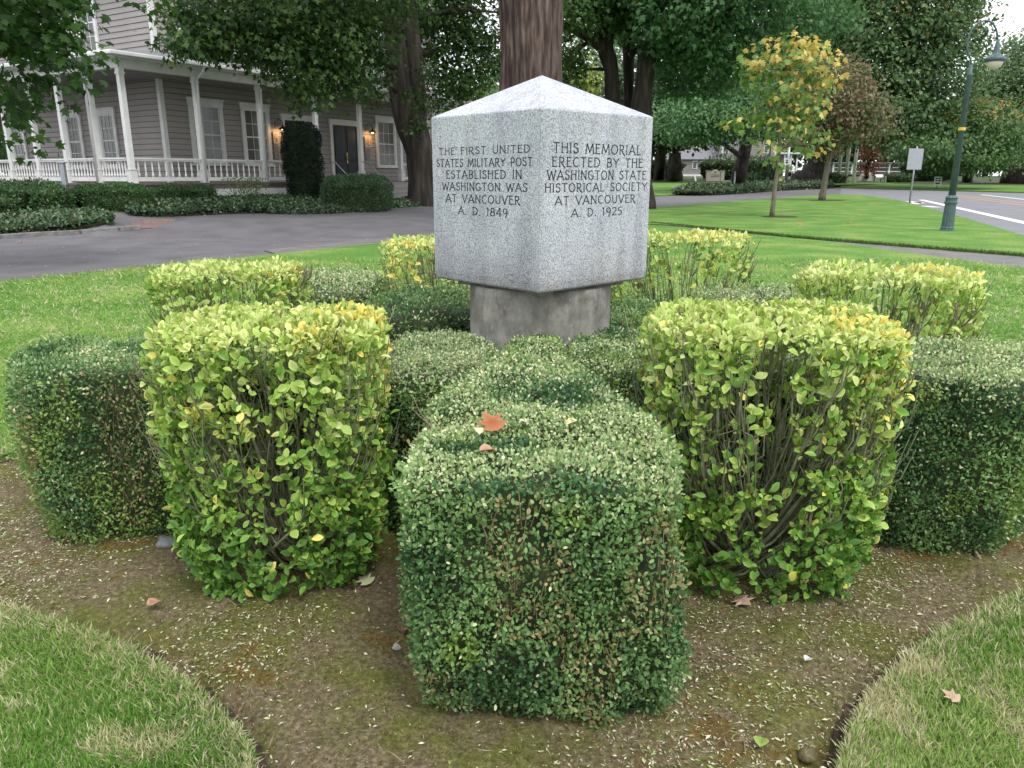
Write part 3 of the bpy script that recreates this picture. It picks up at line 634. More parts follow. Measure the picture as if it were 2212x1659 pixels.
# the hedge end must keep its square corners: core shrinks towards the middle of the square end
box_hedge('box_hedge', 'big square-ended dark green box hedge nearest the camera, tapering back to the pedestal', front_poly, .80, 92000, .0165, 1, pale=.72, bare=.28, twigs=320, lump=.058, topn=.032, indiv=300, cat='hedge', group='clipped box hedges around the monument', bot=.89, edge=.035)
box_hedge('box_hedge', 'dark green box hedge block at the far left, partly behind the front left shrub', sp([(-2.02, 3.02), (-1.62, 3.16), (-1.2, 3.36), (-.75, 3.62), (-.72, 3.9), (-1.0, 3.98), (-1.5, 3.84), (-2.0, 3.78), (-2.38, 3.72), (-2.3, 3.35)], 1) , .80, 56000, .0195, 21, shape=RHOMB, pale=.42, bare=.30, twigs=220, group='clipped box hedges around the monument', bot=.88)
box_hedge('box_hedge', 'dark green box hedge block at the far right of the bed with pale clipped top', sp([(1.5, 3.13), (1.9, 2.93), (2.14, 2.9), (2.5, 3.35), (2.62, 3.7), (2.2, 3.75), (1.7, 3.85), (1.2, 3.98), (1.0, 3.7), (1.2, 3.3)], 1), .80, 56000, .0195, 33, shape=RHOMB, pale=.85, bare=.30, twigs=220, group='clipped box hedges around the monument', bot=.88)
ell = lambda cx, cy, rx, ry, n=14, rot=0: [(cx + rx * math.cos(a) * math.cos(rot) - ry * math.sin(a) * math.sin(rot), cy + rx * math.cos(a) * math.sin(rot) + ry * math.sin(a) * math.cos(rot)) for a in [2 * math.pi * i / n for i in range(n)]]
box_hedge('box_hedge', 'low rounded box lobe with pale clipped top left of the pedestal foot', sp([(-.62, 3.3), (-.5, 3.12), (-.28, 3.04), (-.12, 3.2), (-.08, 3.45), (-.12, 3.9), (-.35, 4.15), (-.6, 3.85)], 1), .79, 32000, .019, 41, shape=RHOMB, pale=.95, bare=.12, twigs=30, group='clipped box hedges around the monument', edge=.06, cut=(.52, .53, .32))
box_hedge('box_hedge', 'low rounded box lobe with speckled top right of the pedestal foot', sp([(.22, 3.45), (.32, 3.2), (.55, 3.1), (.8, 3.15), (.98, 3.4), (.92, 3.9), (.6, 4.2), (.3, 3.95)], 1), .79, 33000, .019, 47, shape=RHOMB, pale=.7, bare=.12, twigs=30, group='clipped box hedges around the monument', edge=.06)
box_hedge('box_hedge', 'dark box lobe behind and left of the pedestal, shaded under the cube', sp([(-.92, 4.75), (-.6, 4.42), (-.25, 4.5), (-.2, 5.2), (-.3, 5.7), (-.75, 5.7), (-1.0, 5.2)], 1), .80, 16000, .024, 53, pale=.35, bare=.25, twigs=40, shape=RHOMB, group='clipped box hedges around the monument', lump=.06, topn=.04)
box_hedge('box_hedge', 'box hedge end with flat pale top behind the left rear yellow-green shrub', sp([(-1.3, 5.2), (-1.0, 5.3), (-1.0, 6.1), (-1.15, 6.8), (-1.85, 6.8), (-2.0, 6.2), (-1.6, 5.7)], 1), .80, 16000, .026, 59, pale=.8, bare=.1, twigs=0, shape=RHOMB, group='clipped box hedges around the monument')
box_hedge('box_hedge', 'box hedge end with flat pale top between the two right rear yellow-green shrubs', sp([(1.3, 4.9), (1.8, 5.0), (2.3, 5.3), (2.2, 5.9), (1.7, 5.8), (1.2, 5.5)], 1), .80, 13000, .026, 61, pale=.9, bare=.1, twigs=0, shape=RHOMB, group='clipped box hedges around the monument')
box_hedge('box_hedge', 'dark box lobe behind and right of the pedestal', sp([(.62, 4.5), (.9, 4.3), (1.2, 4.6), (1.3, 5.1), (1.0, 5.6), (.65, 5.4)], 1), .74, 14000, .024, 67, pale=.12, bare=.15, twigs=20, shape=RHOMB, group='clipped box hedges around the monument', lump=.06, topn=.05)

# ------------------------------------------------------------------ yellow-green spindle shrubs
EPAL = dict(pale=(.56, .64, .20), lime=(.34, .48, .085), green=(.17, .33, .05), deep=(.075, .19, .03), yellow=(.80, .70, .14), edged=(.13, .27, .04))
EEDGE = dict(pale=(.64, .70, .28), lime=(.42, .56, .13), green=(.22, .40, .07), deep=(.11, .25, .04), yellow=(.85, .72, .22), edged=(.62, .55, .14))
EKEYS = ['pale', 'lime', 'green', 'deep', 'yellow', 'edged']
EMESH = [unit_leaf(EUO, EPAL[k], EEDGE[k], GLOSS) for k in EKEYS]
def spindle(label, c, rx, ry, h, rot, seed, n_top, n_side, leaf=.041, taper=.72, indiv=300, bareface=1.0, ysp=(0, 0), dens_side=None, stems=105, twigs=480):
    root = empty('spindle_shrub', (c[0], c[1], 0)); tag(root, label, 'shrub', 'yellow-green spindle shrubs around the monument')
    cr_, sr_ = math.cos(rot), math.sin(rot); R2 = np.array([[cr_, -sr_], [sr_, cr_]])
    def surf(a, z):     # point on the side surface, superellipse outline
        ca, sa = np.cos(a), np.sin(a); e = .62; x = np.sign(ca) * np.abs(ca) ** e * rx; y = np.sign(sa) * np.abs(sa) ** e * ry
        t = z / h; k = np.where(t < .25, taper + (.93 - taper) * t / .25, .93 + .07 * np.minimum(1, (t - .25) / .5)); k = k * np.where(t > .92, 1 - (t - .92) * 1.1, 1)
        bul = 1 + .05 * (vnoise(np.c_[ca * 2, sa * 2, z * 3], 1.6, seed) - .5) * 2
        p = np.c_[x, y] * (k * bul)[:, None]; return p @ R2.T
    # stems
    sb = MB(); base = [(rng.normal(0, .07), rng.normal(0, .05)) for _ in range(9)]
    tips = []
    for i in range(stems):
        b = base[i % 9]; b2 = np.array([b]) @ R2.T
        a = rng.random() * 6.283; z = h * (.45 + .5 * rng.random()) if i % 3 else h * .93; rr = (.96 if i % 3 else math.sqrt(rng.random()) * .9)
        e2 = surf(np.array([a]), np.array([z]))[0] * rr; p0 = Vector((b2[0, 0], b2[0, 1], -.02)); p3 = Vector((e2[0], e2[1], z - .02))
        sw = rng.normal(0, .07, 2); p1 = p0 + Vector((e2[0] * .45 + sw[0], e2[1] * .45 + sw[1], z * .22)); p2 = Vector((e2[0] * .85 - sw[1], e2[1] * .85 + sw[0], z * .6)); pts = []
        for t in np.linspace(0, 1, 7):
            q = p0 * (1 - t) ** 3 + p1 * 3 * t * (1 - t) ** 2 + p2 * 3 * t * t * (1 - t) + p3 * t ** 3; pts.append(q + Vector(rng.normal(0, .011, 3)))
        r0 = .012 if i < 22 else .006; sb.tube(pts, [r0 * (1 - .75 * t) for t in np.linspace(0, 1, 7)], 5, False); tips += pts[3:]
    sb.obj('stem', TWIG, root, True)
    tb = MB(); tp = []
    for i in range(twigs):
        t0 = tips[rng.integers(len(tips))]; a = math.atan2(t0.y, t0.x) + rng.normal(0, .25); L = .07 + .14 * rng.random()
        o2 = Vector((math.cos(a), math.sin(a), 0)); p1 = t0 + o2 * L * .3 + Vector((0, 0, L * .45)) + Vector(rng.normal(0, .01, 3)); p2 = p1 + o2 * L * .12 + Vector((0, 0, L * .6)) + Vector(rng.normal(0, .012, 3))
        if p2.z > h - .01: p2.z = h - .01
        tb.tube([t0, p1, p2], [.0034, .0028, .0018], 4, False); tp.append(p2)
    for i in range(int(twigs * .7)):        # forking side twigs at random angles
        t0 = tips[rng.integers(len(tips))]; a = rng.random() * 6.283; L = .05 + .10 * rng.random(); v_ = Vector((math.cos(a), math.sin(a), rng.normal(.3, .5))).normalized()
        p1 = t0 + v_ * L * .5; p2 = p1 + (v_ + Vector((0, 0, .8))).normalized() * L * .5
        if p2.z > h - .02: continue
        tb.tube([t0, p1, p2], [.003, .0024, .0016], 3, False)
    t_ = tb.obj('twigs', TWIG, root, True); t_['kind'] = 'stuff'
    # leaves: top
    def pick_top(n):
        a = rng.random(n) * 6.283; rr = np.sqrt(rng.random(n)); p = surf(a, np.full(n, h * .93)) * rr[:, None]
        z = h - .012 - np.abs(rng.normal(0, .026, n)) - .035 * (rr > .88) * (rr - .88) / .12; z += .012 * (vnoise(np.c_[p, p[:, :1] * 0], 9, seed) - .5) * 2
        return np.c_[p, z], np.c_[p * .4, np.full(n, .8)]
    Pt, Nt = pick_top(n_top)
    a = rng.random(n_side) * 6.283; z = h * rng.random(n_side) ** .9
    p = surf(a, z); cam2 = nrm(-np.array([c]))[0]; outw = nrm(p); facing = outw @ cam2; t = z / h
    dn = dens_side(p, t, facing)
    dn = dn * (.35 + 1.3 * vnoise(np.c_[p, z], 4.5, seed + 2)); ok = rng.random(len(p)) < dn; p = p[ok][:n_side // 5]; z = z[ok][:n_side // 5]
    # rosettes of leaves round twig ends, near the surface and some deeper in
    depth = 1 - np.minimum(.35, np.abs(rng.normal(0, .09, len(p)))); Q = np.c_[p * depth[:, None], z]; Q = np.repeat(Q, 5, 0) + rng.normal(0, leaf * .30, (len(Q) * 5, 3)); Q[:, 2] = np.clip(Q[:, 2], .015, h - .02)
    outw = nrm(np.repeat(p, 5, 0)); th_ = rng.random(len(Q)) * 6.283; tang = np.c_[-outw[:, 1], outw[:, 0]]
    Ps = Q; Ns = np.c_[outw * .7 + tang * (np.cos(th_) * .8)[:, None], np.sin(th_) * .6 + .45]
    P = np.concatenate([Pt, Ps]); Nn = np.concatenate([Nt, Ns]); m = len(P); t = P[:, 2] / h; r = rng.random(m); yn = vnoise(P, 5, seed + 3)
    yb = np.clip(1 - np.hypot(P[:, 0] - ysp[0], P[:, 1] - ysp[1]) / .30, 0, 1) * np.clip((t - .55) * 4, 0, 1)
    key = np.where(t > .93, np.where(r < .62, 0, 1), np.where(t > .62, np.where(r < .16, 0, np.where(r < .75, 1, 2)), np.where(t > .3, np.where(r < .38, 1, np.where(r < .85, 2, 3)), np.where(r < .08, 1, np.where(r < .5, 2, 3)))))
    r2 = rng.random(m); key = np.where(r2 < yb * .7, 4, key); key = np.where((yn > .78) & (r2 < .45), 5, key); key = np.where((yn > .90) & (r2 < .6), 4, key); key = np.where(r2 > .985, 4, key)
    pal = np.array([EPAL[k] for k in EKEYS]); ped = np.array([EEDGE[k] for k in EKEYS]); jit = (.8 + .4 * rng.random((m, 1))); col = pal[key] * jit; ed = ped[key] * jit
    d = Nn * .5 + rnd(m, .55); d[:, 2] += .35; nn_ = np.concatenate([Nt, np.c_[outw, np.full(len(Ps), .4)]]) + rnd(m, .45); nn_[:, 2] += .4
    ln = leaf * (.45 + .85 * rng.random(m) ** 1.3); ln[t > .93] *= .80; wd = ln * (.48 + .22 * rng.random(m))
    W = P + np.array([c[0], c[1], 0]); rest = np.ones(m, bool)
    dist = np.linalg.norm(W - np.array([0, 0, EYE]), axis=1) - ln * 3; pick = np.argsort(dist)[:indiv]; rest[pick] = False
    leaf_objs(root, 'leaf', {j: EMESH[key[i]] for j, i in enumerate(pick)}, W, d, nn_, ln, wd, pick)
    o = leaves_obj('foliage', W[rest], d[rest], nn_[rest], ln[rest], wd[rest], col[rest], EUO if c[1] < 3.5 else OVAL, GLOSS, root, edge=ed[rest]); o['kind'] = 'stuff'
    return root
def ds_left(p, t, fc):   # front left shrub: dense low down, thinner band in the upper middle
    return .80 + .8 * np.clip((t - .82) / .08, 0, 1) + .9 * np.clip((.58 - t) / .2, 0, 1) + .35 * (p[:, 0] > .2) + .3 * (p[:, 0] < -.3) + .5 * (t < .25)
def ds_right(p, t, fc):  # front right shrub: bare stems on the left, leafy on the right
    rt = np.clip((p[:, 0] + .05) / .25, 0, 1); return .58 + .8 * np.clip((t - .85) / .07, 0, 1) + .85 * rt + .55 * np.clip((.42 - t) / .15, 0, 1)
def ds_bare(p, t, fc): return .34 + 1.0 * np.clip((t - .78) / .12, 0, 1) + .1 * (t < .3)
def ds_leafy(p, t, fc): return .8 + .6 * np.clip((t - .8) / .1, 0, 1) + .4 * (p[:, 0] > .15)
spindle('big yellow-green leafy shrub at front left between the near hedge and the left hedge', (-.93, 2.93), .43, .38, 1.07, .12, 101, 4200, 10500, ysp=(.36, .15), dens_side=ds_left)
spindle('big yellow-green shrub at front right showing bare stems on its left side', (1.0, 2.90), .46, .39, 1.09, -.12, 111, 4200, 8500, ysp=(.36, -.12), dens_side=ds_right, stems=130, twigs=600)
spindle('yellow-green shrub with bare grey stems standing at left rear by the lawn', (-1.68, 4.60), .42, .34, 1.08, .1, 121, 2600, 3200, ysp=(9, 9), dens_side=ds_bare, leaf=.045, stems=150, twigs=650, indiv=200, taper=.6)
spindle('green and yellow shrub standing at right rear beside the lawn', (2.07, 4.22), .46, .38, 1.10, -.45, 131, 2300, 5200, ysp=(.3, 0), dens_side=ds_leafy, leaf=.047, indiv=250)
spindle('yellow-tipped shrub peeking out behind the left edge of the granite cube', (-.50, 5.85), .46, .38, 1.14, 0, 141, 1200, 2600, ysp=(-.25, -.3), dens_side=ds_leafy, leaf=.05, indiv=100)
spindle('yellow-topped shrub standing behind the right edge of the granite cube', (1.28, 5.95), .52, .40, 1.17, 0, 151, 1600, 3200, ysp=(.1, -.1), dens_side=ds_leafy, leaf=.05, indiv=150)

# ------------------------------------------------------------------ the monument
MW, MC = .85, Vector((.16, 4.36, 0)); MB0, MT, MA = 1.035, 1.905, 2.118
mon = empty('stone_monument', MC); tag(mon, 'grey granite cube with pyramid top and carved inscriptions on a round concrete pedestal', 'monument')
ang = math.atan2(-MC.x * 1.02, 1) * .0 + math.atan2(MC.x, MC.y) * -1.0
hd = MW / math.sqrt(2)
def mc_pt(k, z, s=1.0):   # corner k: 0 near, 1 right, 2 far, 3 left (local)
    a = -math.pi / 2 + ang + k * math.pi / 2; return Vector((math.cos(a) * hd * s, math.sin(a) * hd * s, z))
cb = MB(); 
def ring(z, s): 
    k = len(cb.v); cb.v.extend([tuple(mc_pt(i, z, s)) for i in range(4)]); return k
r0 = ring(0, .978); r1 = ring(.012, .993); r2 = ring(.05, 1.0); r3 = ring(MT - MB0, 1.0); ap = len(cb.v); cb.v.append((0, 0, MA - MB0))
for a, b in ((r0, r1), (r1, r2), (r2, r3)): cb.f += [(a + i, a + (i + 1) % 4, b + (i + 1) % 4, b + i) for i in range(4)]
cb.f += [(r3 + i, r3 + (i + 1) % 4, ap) for i in range(4)] + [(r0 + 3, r0 + 2, r0 + 1, r0)]
co = cb.obj('granite_block', GRANITE, mon, loc=(0, 0, MB0), bevel=.006)
pm = MB(); pr = []
for i in range(22): z = i / 21 * (MB0 - .02); pr.append((.402, z))
pm.lathe(pr, 72); pv = np.array(pm.v); bmp = (vnoise(pv, 7, 5) - .5) * .014 + (vnoise(pv, 30, 6) - .5) * .005; rr = np.hypot(pv[:, 0], pv[:, 1]); pv[:, :2] *= (1 + bmp / .4)[:, None]; pm.v = [tuple(p) for p in pv]
pm.obj('pedestal', PEDM, mon, True)
MB().prism([tuple(mc_pt(k, 0, .78)[:2]) for k in range(4)], MB0 - .03, MB0 - .001).obj('mortar_bed', PEDM, mon)

# lettering: strokes in a 1 x 1 box, carved look
def arc(cx, cy, rx, ry, a0, a1, n=9): return [(cx + rx * math.cos(math.radians(a0 + (a1 - a0) * i / n)), cy + ry * math.sin(math.radians(a0 + (a1 - a0) * i / n))) for i in range(n + 1)]
GL = {
 'A': (.72, [[(0, 0), (.36, 1)], [(.36, 1), (.72, 0)], [(.12, .32), (.60, .32)]]),
 'B': (.55, [[(.08, 0), (.08, 1)], [(.08, 1), (.26, 1)] + arc(.26, .76, .22, .24, 90, -90) + [(.08, .52)], [(.26, .52)] + arc(.26, .26, .27, .26, 90, -90) + [(.08, 0)]]),
 'C': (.62, [arc(.36, .5, .33, .5, 55, 305, 14)]),
 'D': (.66, [[(.08, 0), (.08, 1)], [(.08, 1)] + arc(.16, .5, .44, .5, 90, -90, 14) + [(.08, 0)]]),
 'E': (.50, [[(.08, 0), (.08, 1)], [(.08, 1), (.46, 1)], [(.08, .60), (.38, .60)], [(.08, 0), (.50, 0)]]),
 'F': (.48, [[(.08, 0), (.08, 1)], [(.08, 1), (.46, 1)], [(.08, .58), (.38, .58)]]),
 'G': (.68, [arc(.36, .5, .33, .5, 55, 320, 14), [(.40, .40), (.64, .40)], [(.62, .40), (.62, .08)]]),
 'H': (.66, [[(.08, 0), (.08, 1)], [(.58, 0), (.58, 1)], [(.08, .58), (.58, .58)]]),
 'I': (.18, [[(.09, 0), (.09, 1)]]),
 'L': (.48, [[(.08, 0), (.08, 1)], [(.08, 0), (.48, 0)]]),
 'M': (.86, [[(.04, 0), (.14, 1)], [(.14, 1), (.43, .12)], [(.43, .12), (.72, 1)], [(.72, 1), (.82, 0)]]),
 'N': (.68, [[(.08, 0), (.08, 1)], [(.08, 1), (.60, 0)], [(.60, 0), (.60, 1)]]),
 'O': (.72, [arc(.36, .5, .33, .5, 0, 360, 20)]),
 'P': (.52, [[(.08, 0), (.08, 1)], [(.08, 1), (.24, 1)] + arc(.24, .72, .25, .28, 90, -90) + [(.08, .44)]]),
 'R': (.60, [[(.08, 0), (.08, 1)], [(.08, 1), (.24, 1)] + arc(.24, .74, .25, .26, 90, -90) + [(.08, .48)], [(.24, .48), (.46, .08), (.64, -.12)]]),
 'S': (.50, [arc(.27, .76, .2, .24, 30, 200, 9) + arc(.25, .27, .22, .27, 75, -160, 10)]),
 'T': (.60, [[(.30, 0), (.30, 1)], [(.02, 1), (.58, 1)]]),
 'U': (.64, [[(.08, 1), (.08, .35)] + arc(.32, .33, .24, .33, 180, 360, 10) + [(.56, 1)]]),
 'V': (.66, [[(0, 1), (.33, 0)], [(.33, 0), (.66, 1)]]),
 'W': (.94, [[(0, 1), (.25, 0)], [(.25, 0), (.47, .9)], [(.47, .9), (.69, 0)], [(.69, 0), (.94, 1)]]),
 'Y': (.64, [[(0, 1), (.32, .5)], [(.64, 1), (.32, .5), (.32, 0)]]),
 '1': (.26, [[(.13, 0), (.13, 1)], [(.13, 1), (.02, .9)]]),
 '2': (.52, [arc(.26, .72, .22, .28, 160, -30, 9) + [(.04, 0)], [(.04, 0), (.52, 0)]]),
 '4': (.58, [[(.42, 0), (.42, 1)], [(.42, 1), (.02, .3)], [(.02, .3), (.58, .3)]]),
 '5': (.50, [[(.14, 1), (.46, 1)], [(.14, 1), (.10, .56)], [(.10, .56)] + arc(.21, .29, .27, .29, 105, -118, 10)]),
 '8': (.54, [arc(.27, .75, .19, .25, 0, 360, 14), arc(.27, .26, .24, .26, 0, 360, 14)]),
 '9': (.54, [arc(.27, .68, .22, .32, 0, 360, 14), [(.49, .68), (.47, .3), (.30, -.15)]]),
 '.': (.16, [[(.05, .0), (.10, .08)]]), ' ': (.42, [])}
def seg(mb, a, b, w_, T, depth):
    a = Vector(a); b = Vector(b); d = (b - a); L = d.length
    if L < 1e-6: return
    d /= L; n = Vector((-d.y, d.x)) * w_ / 2; e = d * w_ * .3; k = len(mb.v)
    for zz_ in (-.004, depth):
        for p in (a - e - n, b + e - n, b + e + n, a - e + n): mb.v.append(tuple(T(p.x, p.y, zz_)))
    mb.f += [(k + 3, k + 2, k + 1, k), (k + 4, k + 5, k + 6, k + 7)] + [(k + i, k + (i + 1) % 4, k + 4 + (i + 1) % 4, k + 4 + i) for i in range(4)]
def text_line(txt, x0, x1, z0, z1, T, depth=.0008):
    H_ = z1 - z0; gap = .17; tot = sum(GL[c][0] for c in txt) + gap * (len(txt) - 1); sx = (x1 - x0) / tot; x = x0; w1 = H_ * .15
    for ch in txt:
        wd_, st = GL[ch]; mb = MB()
        for poly in st:
            for i in range(len(poly) - 1):
                a, b = poly[i], poly[i + 1]; vert = abs(b[1] - a[1]) > abs(b[0] - a[0]) * .8
                seg(mb, (x + a[0] * sx, z0 + a[1] * H_), (x + b[0] * sx, z0 + b[1] * H_), w1 if vert else w1 * .72, T, depth)
            if len(poly) == 2 and ch not in '.':      # small serifs on straight strokes
                for p in poly:
                    if abs(poly[1][1] - poly[0][1]) > .5 and p[1] in (0, 1): seg(mb, (x + p[0] * sx - w1 * .9, z0 + p[1] * H_), (x + p[0] * sx + w1 * .9, z0 + p[1] * H_), w1 * .45, T, depth)
        if mb.v: mb.obj('carved_letter', INK, mon)
        x += (wd_ + gap) * sx
def face_frame(k0, k1):   # face between corners k0 -> k1 (left to right as seen)
    a = mc_pt(k0, 0); b = mc_pt(k1, 0); e = (b - a).normalized(); n = Vector((e.y, -e.x, 0))
    return a, e, n
def face_px(px, py, a, e, n):     # place on the face seen through photo crop coordinates
    u = (1600 + px / 1.443) / 1.8083; v = (250 + py / 1.443) / 1.8083; d = Vector(ray(u, v)); o = Vector((0, 0, EYE)) - MC; t = (a - o).dot(n) / d.dot(n); p = o + d * t
    return (p - a).dot(e), p.z
for (k0, k1, lines) in ((3, 0, [("THE FIRST UNITED", 165, 680, 465, 505), ("STATES MILITARY POST", 152, 692, 533, 576), ("ESTABLISHED IN", 207, 632, 600, 645), ("WASHINGTON WAS", 185, 663, 671, 714), ("AT VANCOUVER", 205, 622, 740, 784), ("A. D. 1849", 275, 552, 810, 853)]),
                        (0, 1, [("THIS MEMORIAL", 810, 1303, 452, 505), ("ERECTED BY THE", 803, 1314, 530, 580), ("WASHINGTON STATE", 775, 1332, 602, 650), ("HISTORICAL SOCIETY", 762, 1336, 672, 717), ("AT VANCOUVER", 820, 1270, 742, 786), ("A. D. 1925", 912, 1195, 812, 855)])):
    a, e, n = face_frame(k0, k1)
    T = lambda x, z, dp, a=a, e=e, n=n: a + e * x + n * dp + Vector((0, 0, z))
    for txt, px0, px1, py0, py1 in lines:
        xa, _ = face_px(px0, (py0 + py1) / 2, a, e, n); xb, _ = face_px(px1, (py0 + py1) / 2, a, e, n)
        pm_ = (px0 + px1) / 2; _, zt = face_px(pm_, py0, a, e, n); _, zb = face_px(pm_, py1, a, e, n)
        text_line(txt, xa, xb, zb, zt, T)
#@@REST@@

# ------------------------------------------------------------------ small things on the bed and hedges
def big_leaf(name, label, p, size, col, edge, rz, tilt=.25, shape=MAPLE, cat='leaf'):
    T, F, E = shape; C = np.asarray(col)[None] * (1 - E[:, None]) + np.asarray(edge)[None] * E[:, None]; V = T.copy() * size
    V[:, 2] += size * .25 * (V[:, 0] / size) ** 2 + rng.normal(0, .02 * size, len(V))
    Vs = np.concatenate([V, V - [0, 0, .0008]]); Fs = np.concatenate([F, F[:, ::-1] + len(V)])
    o = link(name, np_mesh(name, Vs, Fs, LITTER, np.concatenate([C, C]), False)); o.location = p; o.rotation_euler = (tilt, rng.normal(0, .15), rz); tag(o, label, cat); return o
def onb(u, v, h=.02): p = G(u, v, 0); p.z = float(bed_z(np.array([[p.x, p.y]]))[0]) + h; return p
big_leaf('fallen_leaf', 'curled rust-brown maple leaf lying on top of the near box hedge', G(1075, 925, .83), .085, (.30, .10, .04), (.42, .17, .08), .6, .5)
big_leaf('fallen_leaf', 'folded pinkish dry leaf on the near box hedge top', G(1072, 975, .82), .055, (.42, .22, .14), (.5, .3, .2), 2.0, .3, EUO)
big_leaf('fallen_leaf', 'yellow and white leaf on the right of the near box hedge top', G(1222, 918, .825), .045, (.75, .72, .55), (.7, .58, .12), -1.2, .3, EUO)
big_leaf('fallen_leaf', 'small white curled leaf beside the rust-brown maple leaf', G(1142, 915, .82), .035, (.7, .68, .55), (.65, .6, .4), 1.4, .4, EUO)
big_leaf('fallen_leaf', 'small cream leaf left of the rust-brown maple leaf', G(1036, 938, .82), .035, (.66, .62, .45), (.6, .5, .3), .2, .4, EUO)
big_leaf('fallen_leaf', 'salmon-brown leaf on the soil in front of the left yellow-green shrub', onb(349, 1315), .055, (.42, .22, .15), (.5, .3, .2), 2.6, .2, EUO)
big_leaf('fallen_leaf', 'pale green torn maple leaf on the soil between left shrub and near hedge', onb(800, 1272), .07, (.42, .46, .24), (.5, .52, .3), .9, .15)
big_leaf('fallen_leaf', 'brown dry leaf on the soil under the left box hedge block', onb(255, 1163), .07, (.36, .2, .12), (.45, .28, .18), 1.9, .2)
big_leaf('fallen_leaf', 'grey-white leaf on the soil in the right front of the bed', onb(1748, 1440), .03, (.5, .5, .5), (.6, .6, .6), 2.2, .1, EUO)
big_leaf('fallen_leaf', 'dry leaf on the soil at the foot of the right yellow-green shrub', onb(1590, 1305), .08, (.38, .25, .19), (.48, .34, .26), 3.6, .2)
big_leaf('fallen_leaf', 'green fresh leaf on the soil low in the photo right of the near hedge', onb(1645, 1605), .045, (.2, .32, .06), (.3, .4, .1), 2.7, .1, EUO)
big_leaf('fallen_leaf', 'dry tan leaf lying on the grass at right front', G(2072, 1512, .06), .055, (.42, .30, .2), (.5, .38, .26), .7, .2)
big_leaf('fallen_leaf', 'brown leaf on the soil behind the near hedge, left side', onb(845, 1060), .09, (.14, .08, .06), (.2, .12, .09), .7, .2)
big_leaf('fallen_leaf', 'whitish leaf against the left side of the near hedge', onb(868, 1420), .032, (.36, .35, .3), (.45, .44, .38), 1.7, .2, EUO)
big_leaf('fallen_leaf', 'yellow leaf on the soil right of the right yellow-green shrub', onb(1790, 1262), .035, (.62, .5, .1), (.66, .56, .2), .4, .1, EUO)
for k, (u, v, l, c1) in enumerate(((143, 1082, 'orange-brown maple leaf near the sapling on the lawn', (.4, .2, .06)),)): pass
for u, v, l in ((1728, 484, 'orange-brown leaf on the island lawn below the yellow sapling'), (1827, 482, 'brown leaf on the island lawn between sapling and lamp'), (1860, 466, 'single tan leaf on the island lawn nearest the sign pole'), (1710, 455, 'dark brown leaf on the island lawn right of the yellow sapling foot')):
    big_leaf('fallen_leaf', l, G(u, v, .04), .22, (.34, .17, .06), (.42, .24, .1), rng.random() * 6, .3)
for u, v, l in ((48, 522, 'reddish leaf fallen on the drive by the left kerb'), (395, 500, 'orange leaf fallen on the drive right of the ivy bank'), (515, 455, 'brown leaf fallen on the forecourt by the ivy')):
    big_leaf('fallen_leaf', l, G(u, v, .0), .16, (.4, .18, .08), (.48, .26, .12), rng.random() * 6, .2)
def pebble(name, label, p, s, m, cat='stone'):
    mb = MB(); prof = [(.02 * s[0], 0)] + [(s[0] * math.sin(t), s[2] * (1 - math.cos(t))) for t in np.linspace(.35, 2.9, 9)]; mb.lathe(prof, 14)
    V = np.array(mb.v); V[:, 1] *= s[1] / s[0]; V *= (1 + (vnoise(V / s[0], 1.6, 3) - .5) * .35)[:, None]; mb.v = [tuple(x) for x in V]
    o = mb.obj(name, m, None, True); o.location = p; tag(o, label, cat); return o
pebble('stone', 'smooth grey cobble lying behind the left yellow-green shrub', onb(362, 1187, -.01), (.045, .035, .024), STONEP)
pebble('stone', 'small pinkish pebble beside the grey cobble', onb(352, 1168, -.005), (.02, .017, .013), CONC)
pebble('clod', 'dark clod of soil at right front by the trench', onb(1745, 1640, -.01), (.03, .025, .018), SOIL, 'clod')
b_ = MB().box(-.035, .03, -.025, .025, 0, .035).box(.02, .06, -.02, .03, -.01, .02).obj('brick_fragment', noise_mat('old_brick', [(.08, .05, .04), (.2, .11, .08)], 30, .95, .5), bevel=.006); b_.location = onb(882, 1372, 0); b_.rotation_euler = (.2, .1, .7); tag(b_, 'broken brown brick piece at the left foot of the near hedge', 'brick')
rt = MB(); p0 = onb(2090, 1180, .03); rt.tube([p0, p0 + Vector((.0, -.05, -.02)), p0 + Vector((-.05, -.14, .0)), p0 + Vector((-.04, -.2, -.03))], [.010, .009, .007, .004], 6)
tag(rt.obj('root', TANTWIG, None, True), 'pale bare root sticking out below the right box hedge', 'root')
def weed(u, v):
    p = onb(u, v, 0); r = empty('weed', p); tag(r, 'small pale green weed seedling on the soil right of the shrub', 'weed'); m = 26; P = np.array([[rng.normal(0, .015), rng.normal(0, .012), rng.random() * .08] for _ in range(m)]) + np.array(p)
    leaves_obj('foliage', P, rnd(m) + [0, 0, .3], rnd(m) + [0, 0, 1], .03, .014, mixc((.2, .32, .1), (.38, .48, .22), rng.random(m)), OVAL, GLOSS, r)
    s = MB().tube([(0, 0, -.01), (.004, 0, .09)], [.002, .001], 5); s.obj('stem', TWIG, r)
weed(1847, 1212)

